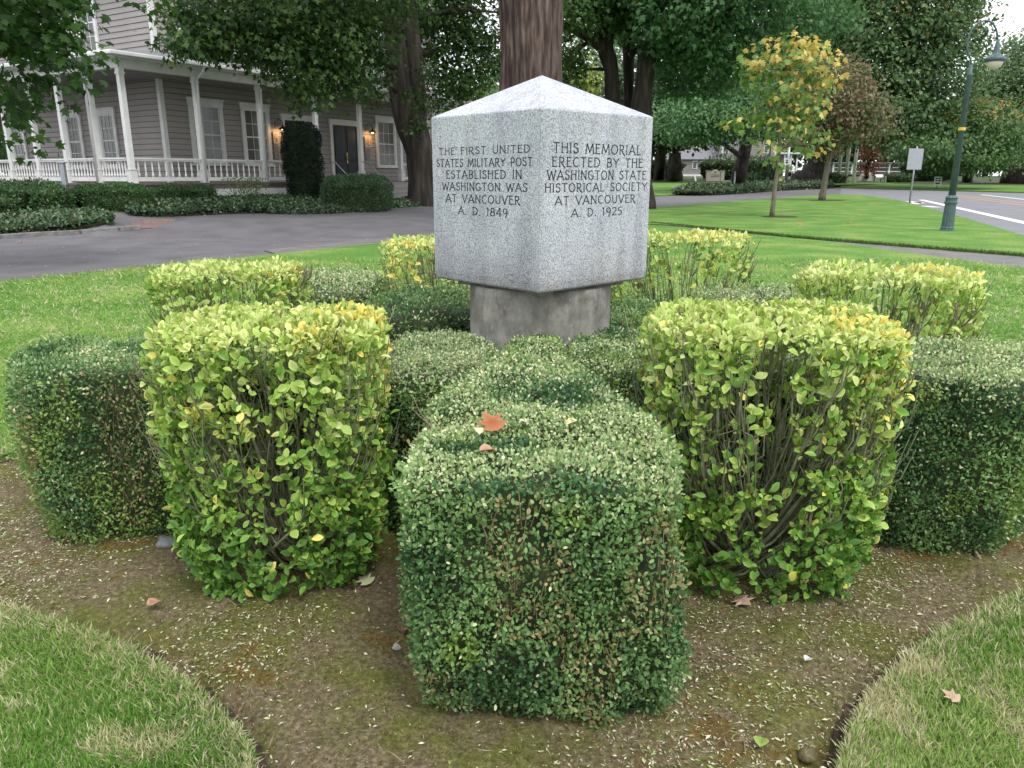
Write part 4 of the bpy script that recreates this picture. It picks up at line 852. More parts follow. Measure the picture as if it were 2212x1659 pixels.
# ------------------------------------------------------------------ officers' house with wrap-around porch
HC = Vector((-12.54, 26.06, 0)); TH = math.radians(58.95); FL, CT = 1.36, 4.93; WX, WY = 2.95, 2.15; HX, HY, EAVE = 20.0, 13.5, 9.6
house = empty('porch_house', HC, TH); tag(house, 'two-storey grey clapboard house with white wrap-around porch and dark double doors', 'house')
eF = Vector((math.cos(TH), math.sin(TH))); eL = Vector((-eF.y, eF.x))
def hfront(u, v, off=WY):
    d = ray(u, v); c = Vector(HC[:2]); t = (c.dot(eL) + off) / (d[0] * eL.x + d[1] * eL.y); p = d * t; q = Vector((p[0], p[1])) - c; return q.dot(eF), p[2] + EYE
def hleft(u, v, off=WX):
    d = ray(u, v); c = Vector(HC[:2]); t = (c.dot(eF) + off) / (d[0] * eF.x + d[1] * eF.y); p = d * t; q = Vector((p[0], p[1])) - c; return q.dot(eL), p[2] + EYE
def hp(name, mb, m, parent=None, smooth=False, bevel=0, loc=None): return mb.obj(name, m, parent or house, smooth, loc, bevel)
# walls: a plain inner wall, every clapboard its own piece
GAPSHADE = noise_mat('wall_shadow_gap', [(.045, .04, .05), (.06, .055, .065)], 4, .9, 0)  # shadow lines between the clapboards are put into this dark wall colour
hp('inner_wall', MB().box(WX + .03, HX - .03, WY + .03, HY, FL - 1.2, EAVE - .05), GAPSHADE)
def clap(L, axis):
    mb = MB(); t = .03
    if axis == 'x': mb.v = [(0, 0, 0), (L, 0, 0), (L, -t, 0), (0, -t, 0), (0, 0, .184), (L, 0, .184), (L, -.006, .184), (0, -.006, .184)]
    else: mb.v = [(0, 0, 0), (0, L, 0), (-t, L, 0), (-t, 0, 0), (0, 0, .184), (0, L, .184), (-.006, L, .184), (-.006, 0, .184)]
    mb.f = [(0, 1, 2, 3), (4, 7, 6, 5), (0, 4, 5, 1), (1, 5, 6, 2), (2, 6, 7, 3), (3, 7, 4, 0)] if axis == 'x' else [(0, 3, 2, 1), (4, 5, 6, 7), (0, 1, 5, 4), (1, 2, 6, 5), (2, 3, 7, 6), (3, 0, 4, 7)]
    return mb.mesh('clapboard', SIDING)
cx_, cy_ = clap(HX - WX - .24, 'x'), clap(HY - WY - .24, 'y')
z = FL
while z < EAVE - .2:
    link('clapboard', cx_, house, (WX + .12, WY + .031, z + rng.normal(0, .001))); link('clapboard', cy_, house, (WX + .031, WY + .12, z + rng.normal(0, .001))); z += .2
hp('corner_board', MB().box(WX - .03, WX + .14, WY - .03, WY + .14, FL, EAVE - .1), WHITE)
hp('corner_board', MB().box(HX - .14, HX + .03, WY - .035, WY + .14, FL, EAVE - .1), WHITE)
# porch deck, skirt, lattice, brick piers
PE = 19.2; PLY = 13.0
hp('deck', MB().box(-.12, PE, -.12, WY, FL - .06, FL).box(-.12, WX, WY + .001, PLY, FL - .06, FL), DECK)
hp('deck_trim', MB().box(-.06, 14.4, -.06, 0, FL - .22, FL - .065).box(-.06, 0, .001, PLY, FL - .22, FL - .065), DECK)
for i, zt in enumerate((FL - .225, FL - .50)):
    o = .02 * i; hp('skirt_board', MB().box(-.10 - o, 8.6, -.10 - o, -.06, zt - .26, zt), WHITE, bevel=.01); hp('skirt_board', MB().box(-.10 - o, -.06, -.058, PLY, zt - .26, zt), SIDING if 0 else WHITE, bevel=.01)
def lattice(x0, x1):
    mb = MB(); z0, z1 = .0, FL - .77; H_ = z1 - z0; s = .11
    for k in range(int((x1 - x0 + H_) / s)):
        for sg in (1, -1):
            a = x0 - H_ + k * s if sg > 0 else x0 + k * s; b = a + sg * H_ + (0 if sg > 0 else 0)
            pa, pb = Vector((a, -.05 - .006 * sg, z0)), Vector((a + sg * H_, -.05 - .006 * sg, z1))
            t0 = max(0, min(1, (x0 - pa.x) / (pb.x - pa.x))) if sg > 0 else max(0, min(1, (x1 - pa.x) / (pb.x - pa.x))); t1 = max(0, min(1, (x1 - pa.x) / (pb.x - pa.x))) if sg > 0 else max(0, min(1, (x0 - pa.x) / (pb.x - pa.x)))
            if t1 - t0 > .05: mb.bar(pa.lerp(pb, t0), pa.lerp(pb, t1), .012, .045)
    if mb.v: hp('lattice', mb, WHITE)['kind'] = 'stuff'
for i in range(3):
    x0 = i * 2.79 + .3; lattice(x0, x0 + 2.3)
    hp('brick_pier', MB().box(i * 2.79 - .16, i * 2.79 + .25, -.04, .35, 0, FL - .77), BRICKM)
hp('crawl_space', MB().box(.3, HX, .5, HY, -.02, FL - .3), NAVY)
# columns
def column_mesh():
    mb = MB(); mb.box(-.115, .115, -.115, .115, .0, .42); mb.box(-.13, .13, -.13, .13, .42, .45); mb.box(-.085, .085, -.085, .085, .45, 3.38); mb.box(-.11, .11, -.11, .11, 3.38, 3.45); mb.box(-.095, .095, -.095, .095, 3.45, CT - FL); return mb.mesh('column', WHITE)
cm = column_mesh(); fx = [0, 2.79, 5.6, 8.5, 11.2, 14.0, 16.6]; ly = [1.85, 3.7, 5.55, 7.4, 9.25, 11.1, 12.9]
for x in fx: link('column', cm, house, (x + .12, .1, FL))
for y in ly: link('column', cm, house, (.1, y, FL))
bprof = [(.04, 0), (.04, .10), (.022, .12), (.03, .15), (.018, .17), (.028, .22), (.034, .28), (.02, .42), (.014, .52), (.02, .54), (.014, .56)]
bm_ = MB().lathe(bprof, 8); bmesh_ = bm_.mesh('baluster', WHITE, True); bal = []
def bay(p, q, nb):
    a = Vector((*p, FL)); b = Vector((*q, FL)); mb = MB().bar(a + Vector((0, 0, .80)), b + Vector((0, 0, .80)), .11, .05); mb.bar(a + Vector((0, 0, .745)), b + Vector((0, 0, .745)), .06, .055); hp('handrail', mb, WHITE)
    hp('bottom_rail', MB().bar(a + Vector((0, 0, .13)), b + Vector((0, 0, .13)), .07, .13), WHITE)
    for i in range(nb): t = (i + .5) / nb; link('baluster', bmesh_, house, a.lerp(b, t) + Vector((0, 0, .19)))
for i in range(3): bay((fx[i] + .24, .1), (fx[i + 1] + .01, .1), 10)
bay((14.25, .1), (16.6, .1), 8); bay((16.85, .1), (19.1, .1), 8)
ys_ = [.22] + ly
for i in range(len(ly)): bay((.1, ys_[i] + .1), (.1, ys_[i + 1] - .12), 9)
# beam, ceiling, gutter, porch roof
hp('porch_beam', MB().box(0, PE, 0, .24, CT, CT + .27).box(0, .24, .241, PLY, CT, CT + .27), WHITE)
hp('porch_ceiling', MB().box(.241, PE, .241, WY + .05, CT + .08, CT + .1).box(.241, WX + .05, WY + .051, PLY, CT + .08, CT + .1), CEIL)
hp('porch_soffit', MB().box(-.42, PE + .2, -.42, -.001, CT + .27, CT + .30).box(-.42, -.001, 0, PLY, CT + .27, CT + .30), WHITE)
hp('gutter', MB().box(-.55, PE + .2, -.55, -.42, CT + .30, CT + .43).box(-.55, -.42, -.419, PLY, CT + .30, CT + .43), WHITE, bevel=.03)
zr0, zr1 = CT + .42, 5.93
mb = MB(); mb.v = [(-.5, -.5, zr0), (PE + .2, -.5, zr0), (PE + .2, WY + .02, zr1), (WX + .02, WY + .02, zr1), (-.5, PLY, zr0), (WX + .02, PLY, zr1)] + [(-.5, -.5, zr0 - .06), (PE + .2, -.5, zr0 - .06), (PE + .2, WY + .02, zr1 - .06), (WX + .02, WY + .02, zr1 - .06), (-.5, PLY, zr0 - .06), (WX + .02, PLY, zr1 - .06)]
mb.f = [(0, 1, 2, 3), (4, 0, 3, 5), (6, 9, 8, 7), (10, 11, 9, 6), (0, 6, 7, 1), (4, 10, 6, 0), (1, 7, 8, 2)]; hp('porch_roof', mb, ROOFM)
for (x, y, dx, dy) in ((5.6 + .12, -.04, 0, 1), (2.79 + .12, -.04, 0, 1), (-.04, 1.85, 1, 0)):
    mb = MB(); ox, oy = (0, -.45) if dy else (-.45, 0); mb.tube([(x + ox, y + oy, CT + .32), (x + ox * .8, y + oy * .8, CT + .15), (x, y, CT - .1), (x, y, FL - .1)], .042, 8); hp('downspout', mb, WHITE, smooth=True)
# windows
def window(wx, wz0, wz1, wd_, axis, name='window', panes=(3, 4), parent=None, sillw=.12):
    """x along the wall, built facing -y; axis 'y' puts it on the left wall"""
    par = parent or house; f = MB(); c_ = .16; y0 = 0
    f.box(-wd_ / 2, -wd_ / 2 + c_, -.07, 0, wz0 + .06, wz1 - .2).box(wd_ / 2 - c_, wd_ / 2, -.07, 0, wz0 + .06, wz1 - .2).box(-wd_ / 2 - .03, wd_ / 2 + .03, -.085, 0, wz1 - .2, wz1).box(-wd_ / 2 - .07, wd_ / 2 + .07, -.12, 0, wz1, wz1 + .05).box(-wd_ / 2 - sillw * .6, wd_ / 2 + sillw * .6, -.13, 0, wz0 - .02, wz0 + .06)
    root = f.obj(name, WHITE, par); gx0, gx1 = -wd_ / 2 + c_, wd_ / 2 - c_; gz0, gz1 = wz0 + .06, wz1 - .2; nx_, nz_ = panes
    s = MB(); s.box(gx0, gx0 + .05, -.045, -.005, gz0, gz1).box(gx1 - .05, gx1, -.045, -.005, gz0, gz1).box(gx0 + .05, gx1 - .05, -.045, -.005, gz0, gz0 + .07).box(gx0 + .05, gx1 - .05, -.045, -.005, gz1 - .05, gz1).box(gx0 + .05, gx1 - .05, -.05, -.005, (gz0 + gz1) / 2 - .025, (gz0 + gz1) / 2 + .025)
    px = [gx0 + .05 + (gx1 - gx0 - .1) * i / nx_ for i in range(nx_ + 1)]; pz = [gz0 + .07 + (gz1 - gz0 - .12) * i / nz_ for i in range(nz_ + 1)]
    for i in range(1, nx_): s.box(px[i] - .01, px[i] + .01, -.04, -.01, gz0 + .07, gz1 - .05)
    for i in range(1, nz_):
        if i != nz_ // 2: s.box(gx0 + .05, gx1 - .05, -.038, -.012, pz[i] - .01, pz[i] + .01)
    s.obj('sash', WHITE, root); pane = MB().box(px[0] + .005, px[1] - .005, -.024, -.016, pz[0] + .005, pz[1] - .005); k0 = None
    pmesh = MB().box(0, px[1] - px[0] - .012, -.024, -.016, 0, pz[1] - pz[0] - .012).mesh('pane', GLASS)
    for i in range(nx_):
        for j in range(nz_):
            o = link('pane', pmesh, root, (px[i] + .006, 0, pz[j] + .006)); o.rotation_euler = (0, 0, rng.normal(0, .004))
    if axis == 'x': root.location = (wx, WY + .005, 0)
    elif axis == 'y': root.location = (WX + .005, wx, 0); root.rotation_euler = (0, 0, -math.pi / 2)
    return root
for ua, ub, va, vb in ((405, 478, 210, 358), (517, 578, 216, 358), (808, 852, 245, 363)):
    xa, _ = hfront(ua, 230); xb, _ = hfront(ub, 230); window((xa + xb) / 2, 2.0, 4.42, xb - xa, 'x')
xw, _ = hfront(912, 300); window(min(xw, HX - .9), 2.0, 4.42, 1.35, 'x')
for ua, ub in ((395, 455), (507, 567), (618, 668), (715, 768), (804, 836), (893, 921)):
    xa, _ = hfront(ua, 110); xb, _ = hfront(ub, 110); window((xa + xb) / 2, 6.1, 8.3, 1.45, 'x')
for ua, ub in ((137, 170), (215, 240), (14, 45)):
    ya, _ = hleft(ua, 230); yb, _ = hleft(ub, 230); window((ya + yb) / 2, 1.9, 4.1, 1.15, 'y')
for ua, ub in ((165, 212), (118, 147)):
    ya, _ = hleft(ua, 60); yb, _ = hleft(ub, 60); window((ya + yb) / 2, 6.1, 8.45, 1.35, 'y')
# double doors
def door(ua, ub, ztop):
    xa, _ = hfront(ua, 300); xb, _ = hfront(ub, 300); W_ = xb - xa; c_ = .17
    fr = MB().box(xa, xa + c_, WY - .075, WY, FL + .001, ztop - .2).box(xb - c_, xb, WY - .075, WY, FL + .001, ztop - .2).box(xa - .03, xb + .03, WY - .09, WY, ztop - .2, ztop).box(xa - .06, xb + .06, WY - .12, WY, ztop, ztop + .05)
    root = hp('door', fr, WHITE); mid = (xa + xb) / 2
    for s in (0, 1):
        a = xa + c_ if s == 0 else mid + .005; b = mid - .005 if s == 0 else xb - c_; t = MB().box(a, b, WY - .03, WY - .001, FL + .01, ztop - .21); o = t.obj('door_leaf', NAVY, root)
        for z0, z1 in ((FL + .12, FL + .75), (FL + .95, ztop - .35)):
            MB().box(a + .12, b - .12, WY - .055, WY - .031, z0, z1).obj('door_panel', NAVY, root, bevel=.015)
    MB().box(mid + .02, mid + .09, WY - .065, WY - .031, FL + .82, FL + 1.3).tube([(mid + .055, WY - .06, FL + 1.1), (mid + .055, WY - .13, FL + 1.08), (mid + .055, WY - .06, FL + .95)], .018, 6).obj('door_handle', BRASS, root)
door(609, 685, 4.12); door(712, 775, 4.08)
# wall lamps and plaques
def wall_lamp(u, v, lab):
    x, z = hfront(u, v, WY - .1); r = empty('wall_lamp', HC + Vector((eF.x * x + eL.x * (WY - .02), eF.y * x + eL.y * (WY - .02), z)), TH); tag(r, lab, 'lamp', 'gooseneck lamps on the porch wall')
    MB().tube([(-.12, 0, .0), (-.12, -.06, .0), (-.12, -.1, .25), (-.02, -.2, .36), (.08, -.3, .28), (.09, -.32, .12)], .015, 8).obj('arm', BLACKM, r, True)
    MB().lathe([(.035, .13), (.05, .06), (.16, .0), (.19, -.05), (.18, -.055), (.03, -.01)], 16, (.09, -.32, 0)).obj('shade', BLACKM, r, True)
    MB().lathe([(.02, -.09), (.05, -.07), (.06, -.03), (.03, -.012)], 12, (.09, -.32, 0)).obj('bulb', BULB, r, True)
    l = bpy.data.lights.new('lamp_light', 'POINT'); l.energy = 9; l.color = (1, .58, .25); l.shadow_soft_size = .06; lo = bpy.data.objects.new('lamp_light', l); COL.objects.link(lo); lo.parent = r; lo.location = (.09, -.32, -.14)
wall_lamp(599, 277, 'lit black gooseneck lamp left of the half-hidden dark door'); wall_lamp(794, 284, 'black gooseneck lamp with glow right of the open-view double door')
PLQ = noise_mat('plaque_cream', [(.36, .33, .26), (.44, .4, .32)], 4, .6, .05); LISTM = noise_mat('list_board', [(.26, .26, .25), (.32, .32, .31)], 4, .6, 0); EMB = noise_mat('emblem_ochre', [(.30, .13, .05), (.42, .22, .08)], 8, .6, 0); EMD = noise_mat('emblem_brown', [(.05, .035, .03), (.07, .05, .04)], 8, .6, 0)
def plaque(u0, v0, u1, v1, vm, lab):
    xa, zt = hfront(u0, v0); xb, zb = hfront(u1, v1); _, zm = hfront((u0 + u1) / 2, vm); W_ = xb - xa
    r = empty('notice_board', HC + Vector((eF.x * xa + eL.x * (WY - .02), eF.y * xa + eL.y * (WY - .02), zb)), TH); tag(r, lab, 'sign', 'cream emblem boards on the porch wall')
    H_ = zt - zb; hm = zm - zb; MB().box(0, W_, -.03, 0, hm + .01, H_).obj('emblem_panel', PLQ, r); MB().box(.01, W_ - .01, -.028, 0, 0, hm).obj('list_panel', LISTM, r)
    cx, cz, R = W_ / 2, (hm + H_) / 2 + .03, W_ * .36; ringm = MB(); n = 24
    for i in range(n):
        a, b = 2 * math.pi * i / n, 2 * math.pi * (i + 1) / n
        for (ra, rb) in ((R, R * .86),):
            k = len(ringm.v); ringm.v += [(cx + ra * math.cos(a), -.033, cz + ra * 1.15 * math.sin(a)), (cx + ra * math.cos(b), -.033, cz + ra * 1.15 * math.sin(b)), (cx + rb * math.cos(b), -.033, cz + rb * 1.15 * math.sin(b)), (cx + rb * math.cos(a), -.033, cz + rb * 1.15 * math.sin(a))]; ringm.f.append((k, k + 1, k + 2, k + 3))
    ringm.obj('emblem_ring', EMD, r)
    MB().prism([(cx + x * R, cz + y * R) for x, y in ((-.45, -.75), (.45, -.75), (.55, -.2), (.25, .05), (.42, .25), (.2, .7), (-.1, .85), (-.4, .4), (-.25, .05), (-.55, -.3))], .031, .035).obj('emblem_figure', EMB, r).rotation_euler = (math.pi / 2, 0, 0)
    tl = MB()
    for i in range(12):
        z_ = hm * (.93 - i * .075); x1 = W_ * (.62 + .25 * rng.random()); tl.box(.04, x1, -.0305, -.0285, z_ - .008, z_ + .008)
    for i in range(3): tl.box(cx - .05 + i * .035, cx - .03 + i * .035, -.0325, -.0305, hm + .06, hm + .12)
    tl.obj('printed_lines', EMD, r)['kind'] = 'stuff'
plaque(588, 286, 605, 342, 310, 'cream emblem board above a printed list, under the left wall lamp'); plaque(786, 295, 803, 345, 318, 'cream emblem board above a printed list, under the right wall lamp')
# steps with cheek boards and thin handrails
for i in range(6):
    z1 = FL - .06 - i * .215; hp('step', MB().box(8.9, 14.6, -.14 - .3 * (i + 1), -.14 - .3 * i + .02, z1 - .25, z1 - .04).box(8.88, 14.62, -.14 - .3 * (i + 1) - .03, -.14 - .3 * i, z1 - .04, z1), SIDING)
mb = MB(); sc = [(-.1, FL - .1), (-.1, FL + .02), (-.4, FL - .05), (-.62, FL - .28), (-1.0, FL - .36), (-1.1, FL - .6), (-1.5, FL - .75), (-1.9, FL - 1.1), (-1.95, 0), (-1.6, 0)]
for (a, b) in zip(sc[:7], sc[1:8]): mb.bar((14.7, a[0], a[1]), (14.7, b[0], b[1]), .14, .1)
mb.bar((14.7, -.2, FL - .2), (14.7, -1.8, .25), .05, .4); hp('stair_cheek', mb, WHITE)
for x in (9.2, 11.3, 14.5):
    mb = MB().tube([(x, .05, FL + .85), (x, -.35, FL + .78), (x, -1.8, .95), (x, -1.85, .0)], .022, 8); hp('stair_handrail', mb, STEEL, smooth=True)
# main roof, eaves
oh = .55; x0, x1, y0, y1 = WX - oh, HX + oh, WY - oh, HY + oh; rz_ = EAVE + 3.6; my = (y0 + y1) / 2; hw = (y1 - y0) / 2
mb = MB(); mb.v = [(x0, y0, EAVE), (x1, y0, EAVE), (x1, y1, EAVE), (x0, y1, EAVE), (x0 + hw, my, rz_), (x1 - hw, my, rz_)]; mb.f = [(0, 1, 5, 4), (1, 2, 5), (2, 3, 4, 5), (3, 0, 4), (3, 2, 1, 0)]; hp('main_roof', mb, ROOFM)
hp('eave_fascia', MB().box(x0 - .03, x1 + .03, y0 - .05, y0 - .001, EAVE - .22, EAVE + .03).box(x0 - .05, x0 - .001, y0, y1, EAVE - .22, EAVE + .03).box(x1 + .001, x1 + .05, y0, y1, EAVE - .22, EAVE + .03), WHITE)
hp('eave_soffit', MB().box(x0, x1, y0, WY, EAVE - .06, EAVE - .04).box(x0, WX, WY + .001, y1, EAVE - .06, EAVE - .04), WHITE)
hp('frieze_board', MB().box(WX - .01, HX + .01, WY - .05, WY - .031, EAVE - .55, EAVE - .1).box(WX - .05, WX - .031, WY, HY, EAVE - .55, EAVE - .1), WHITE)

# ------------------------------------------------------------------ bushes and ivy by the house
def bush(name, label, poly, h, n, leaf, seed, group=None, cat='bush', dark=(.022, .055, .018), mid=(.06, .13, .04), **k):
    z0 = gz(np.array(poly)[:, 1].mean(), np.array(poly)[:, 0].mean()); a = dict(pale=.25, shape=RHOMB, bot=.82, edge=h * .22, cut=(.16, .24, .10), twigs=0, bare=.0, lump=.09, core_in=.05, topn=.06); a.update(k)
    return box_hedge(name, label, poly, h, n, leaf, seed, dark=dark, mid=mid, cat=cat, group=group, z0=z0, **a)
def at(u, v, dx=0, dy=0): p = G(u, v); return (p.x + dx, p.y + dy)
def ellp(p, rx, ry, rot=0, n=14): return ell(p[0], p[1], rx, ry, n, rot)
def along(u, yl):     # point in front of the porch, yl metres from its edge
    d = ray(u, 420); c = Vector(HC[:2]); t = (c.dot(eL) - yl) / (d[0] * eL.x + d[1] * eL.y); return (d[0] * t, d[1] * t)
def cross(u, D): d = ray(u, 420); return (d[0] / d[1] * D, D)
gb = 'clipped bushes in front of the porch'
bush('clipped_bush', 'long dark box bush row of joined lumps left of the corner column', sp([cross(160, 24.6), cross(200, 24.2), cross(240, 24.1), cross(290, 24.0), cross(324, 24.2), cross(325, 25.1), cross(280, 25.2), cross(200, 25.4), cross(160, 25.5)], 1), .74, 11000, .06, 201, gb, edge=.24, lump=.14, dark=(.02, .06, .015), mid=(.05, .125, .03))
bush('clipped_bush', 'left one of two small round bushes right of the corner column', ellp(along(367, .75), .48, .5), .74, 2800, .06, 202, gb, edge=.25, dark=(.02, .06, .015), mid=(.05, .125, .03))
bush('clipped_bush', 'right one of two small round bushes right of the corner column', ellp(along(428, .75), .60, .5), .72, 3000, .06, 203, gb, edge=.25, dark=(.02, .06, .015), mid=(.05, .125, .03))
gl = 'loose dark bushes at the far left'
bush('bush', 'loose dark green bush at the far left edge behind the ivy', ellp(cross(-8, 24.6), 1.1, .8), .8, 3500, .09, 204, gl, edge=.4, lump=.2)
bush('bush', 'wide dark green bush between the left edge bush and the post', ellp(cross(55, 25.2), 1.15, .8), .95, 5500, .09, 205, gl, edge=.4, lump=.2)
bush('bush', 'rounded dark green bush just behind the square steel post', ellp(cross(118, 24.4), .55, .55), .85, 3200, .09, 206, gl, edge=.4, lump=.15)
yp = along(659, 1.3)
bush('yew', 'dark upright column-shaped yew in front of the porch stairs', ellp(yp, .68, .6), 2.95, 17000, .075, 207, None, 'yew', (.004, .012, .008), (.013, .032, .017), pale=.0, edge=.35, bot=.7, lump=.1)
bush('clipped_bush', 'big rounded clipped hedge right of the dark yew', sp([cross(692, 29.6), cross(760, 29.3), cross(830, 29.8), cross(852, 30.8), cross(830, 31.8), cross(760, 31.2), cross(700, 30.8)], 1), 1.40, 13000, .07, 208, gb, edge=.45, lump=.12, dark=(.025, .065, .028), mid=(.07, .14, .06))
def airy(label, u, v, h, r, n, col1, col2, leaf):
    p = Vector((*at(u, v), 0)); root = empty('shrub', p); tag(root, label, 'shrub'); sb = MB(); tips = []
    for i in range(16):
        a = rng.random() * 6.28; t = Vector((math.cos(a) * r * rng.random(), math.sin(a) * r * rng.random(), h * (.6 + .4 * rng.random()))); m_ = t * .5 + Vector((0, 0, .1)); sb.tube([(0, 0, 0), m_, t], [.015, .01, .004], 5, False); tips += [m_, t, t * .8]
    sb.obj('stem', TWIG, root, True); T_ = np.array([tips[i] for i in rng.integers(0, len(tips), n)]) + rnd(n, r * .22); T_[:, 2] = np.clip(T_[:, 2], .05, h)
    leaves_obj('foliage', T_ + np.array(p), rnd(n), rnd(n) + [0, 0, .6], leaf, leaf * .55, mixc(col1, col2, rng.random(n)), OVAL, GLOSS, root)['kind'] = 'stuff'
airy('thin loose shrub with small pale leaves in front of the porch rail', 535, 446, 1.5, .75, 1100, (.05, .10, .03), (.2, .28, .1), .075)
def ivy(label, poly, h, n, leaf, seed, **k):
    z0 = 0.0; V, F, c = hedge_core(poly, h, .93, h * .6, seed, .25, .12, .07, 0.0); V[:, 2] += np.array([gz(q[1], q[0]) for q in V]); root = empty('ivy_bed', (c[0], c[1], z0)); tag(root, label, 'ivy'); off = np.array([c[0], c[1], z0])
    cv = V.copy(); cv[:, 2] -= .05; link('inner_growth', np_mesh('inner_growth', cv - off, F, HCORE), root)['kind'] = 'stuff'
    P, nr, _ = sample(V, F, n); P += nr * (rng.random((n, 1)) - .4) * leaf * 1.4; pn = vnoise(P, 1.3, seed); r = rng.random(n)
    col = mixc(k.get('a', (.022, .055, .025)), k.get('b', (.085, .165, .065)), np.clip(pn * .7 + (r - .4) * .8, 0, 1)); pl = rng.random(n) < .10 + .25 * (nr[:, 2] > .6); col[pl] = mixc((.12, .2, .10), (.26, .34, .2), rng.random(pl.sum()))
    br = (rng.random(n) < .03) | ((P[:, 2] - np.array([gz(q[1], q[0]) for q in P]) < h * .3) & (rng.random(n) < .35)); col[br] = mixc((.12, .07, .04), (.3, .18, .1), rng.random(br.sum()))
    d = rnd(n); nn_ = nr + rnd(n, .6) + [0, 0, .3]; leaves_obj('foliage', P, d, nn_, leaf * (.6 + .7 * rng.random(n)), leaf * .8, col, k.get('shape', OVAL), GLOSS, root)['kind'] = 'stuff'; root['kind'] = 'stuff'; return root
ivy('low ivy bank behind the kerb at the far left', sp([at(-260, 528), at(0, 508), at(130, 500), at(246, 489), at(249, 481), at(170, 474), at(0, 478), at(-260, 484)], 1), .30, 13000, .10, 301)
ivy('long low ivy bed in front of the porch', sp([at(266, 463), at(330, 468), at(430, 464), at(560, 460), at(640, 457), at(700, 447), at(690, 440), at(560, 440), at(400, 444), at(300, 450)], 1), .24, 14000, .10, 302)
ivy('low ivy bed in front of the big rounded hedge, ending at the maple trunk', sp([at(572, 468), at(650, 475), at(700, 475), at(800, 468), at(930, 457), at(960, 448), at(930, 440), at(850, 444), at(700, 449), at(590, 461)], 1), .28, 15000, .10, 303)
ivy('low ivy bed beyond the drive at right of the cube', sp([at(1440, 421), at(1520, 423), at(1600, 418), at(1700, 410), at(1790, 407), at(1800, 400), at(1720, 400), at(1600, 404), at(1500, 414)], 1), .5, 9000, .3, 304, shape=RHOMB)
# ------------------------------------------------------------------ trees
def tree(name, label, base, trunks, blobs, n, leaf, ramp, m_bark=BARK, group='park trees', cat='tree', shape=RHOMB, cl=.5, per=26, limbs=26, acc=None, nsides=10, droop=.5, indiv=0, rough=0):
    """trunks: list of (points, radii); blobs: list of (centre, (rx, ry, rz))"""
    root = empty(name, base); tag(root, label, cat, group); b = Vector(base); off = np.array(base)
    for pts, rad in trunks:
        P_ = [Vector(p) - b for p in pts]; dense = []; rr = []
        for i in range(len(P_) - 1):
            for t in np.linspace(0, 1, 5 if not rough else 14)[:-1 if i < len(P_) - 2 else None]: dense.append(P_[i].lerp(P_[i + 1], t)); rr.append(rad[i] * (1 - t) + rad[i + 1] * t)
        mb = MB().tube(dense, rr, nsides * 2); V = np.array(mb.v); s = 1 / max(.15, rad[0])
        C_ = np.array([dense[min(i // (nsides * 2), len(dense) - 1)] for i in range(len(V))]); dv = V - C_; dv *= (1 + (vnoise(V * [1, 1, .25], 2.2 * s, 5) - .5) * .35)[:, None]; 
        if rough: dv *= (1 + (vnoise(V * [1, 1, .06], 9, 6) - .5) * rough + (vnoise(V * [1, 1, .1], 22, 7) - .5) * rough * .6)[:, None]
        mb.v = [tuple(x) for x in C_ + dv]; mb.obj('trunk', m_bark, root, True)
    if blobs and n:
        vol = np.array([r[0] * r[1] * r[2] for _, r in blobs]) ** .67; k = max(4, int(n / per)); bi = rng.choice(len(blobs), k, p=vol / vol.sum())
        cen = np.array([tuple(blobs[i][0]) for i in bi]); rad = np.array([blobs[i][1] for i in bi]); u = nrm(rnd(k)); rr = (.55 + .45 * rng.random((k, 1)) ** .5) * (.86 + .3 * rng.random((k, 1))); C_ = cen + u * rad * rr
        if limbs:
            lb = MB(); tr = [(Vector(p), r) for pts, rad_ in trunks for p, r in zip(pts[1:], rad_[1:])]
            for i in rng.integers(0, k, limbs):
                e_ = Vector(C_[i]); lo = [q for q in tr if q[0].z < e_.z + 1.5] or tr[:1]; s_, rs = min(lo, key=lambda q: (q[0] - e_).length); m1_ = s_.lerp(e_, .45) + Vector((0, 0, (e_ - s_).length * .10)) + Vector(rng.normal(0, .02 * (e_ - s_).length, 3))
                r0 = min(rs * .5, .05 + (e_ - s_).length * .018); lb.tube([s_ - b, m1_ - b, e_ - b], [r0, r0 * .6, r0 * .15], 6, False)
            lb.obj('branches', m_bark, root, True)['kind'] = 'stuff'
        P = np.repeat(C_, per, 0) + rnd(k * per) * np.array([cl, cl, cl * .6]); out = np.repeat(u, per, 0); m = len(P); cn = np.repeat(rng.random(k), per); r = rng.random(m)
        t = np.clip(cn * .7 + r * .45 - .1, 0, 1); col = mixc(ramp[0], ramp[1], t)
        if acc:
            prob = acc[2](P) if callable(acc[2]) else acc[2]; sel = (np.repeat(rng.random(k), per) * .6 + rng.random(m) * .4) < prob; col[sel] = mixc(acc[0], acc[1], rng.random(sel.sum()))
        d = rnd(m, .6) + out * .5; d[:, 2] -= droop; nn_ = out * .6 + rnd(m, .45); nn_[:, 2] += .7
        ln = leaf * (.6 + .8 * rng.random(m)); rest = np.ones(m, bool); wdt = ln * (1.0 if shape is MAPLE else .95 if shape is TRI3 else .7)
        if indiv:
            pick = np.argsort(P[:, 1])[:indiv]; rest[pick] = False; ms = [unit_leaf(shape, c, np.array(c) * 1.1, LEAF) for c in (col[pick[0]], col[pick[indiv // 3]], col[pick[indiv // 2]], col[pick[-1]], acc[1] if acc else col[pick[5]], acc[0] if acc else col[pick[9]])]
            leaf_objs(root, 'leaf', ms, P, d, nn_, ln, wdt, pick)
        o = leaves_obj('crown', P[rest], d[rest], nn_[rest], ln[rest], wdt[rest], col[rest], shape, LEAF, root, edge=col[rest] * 1.12)
    return root
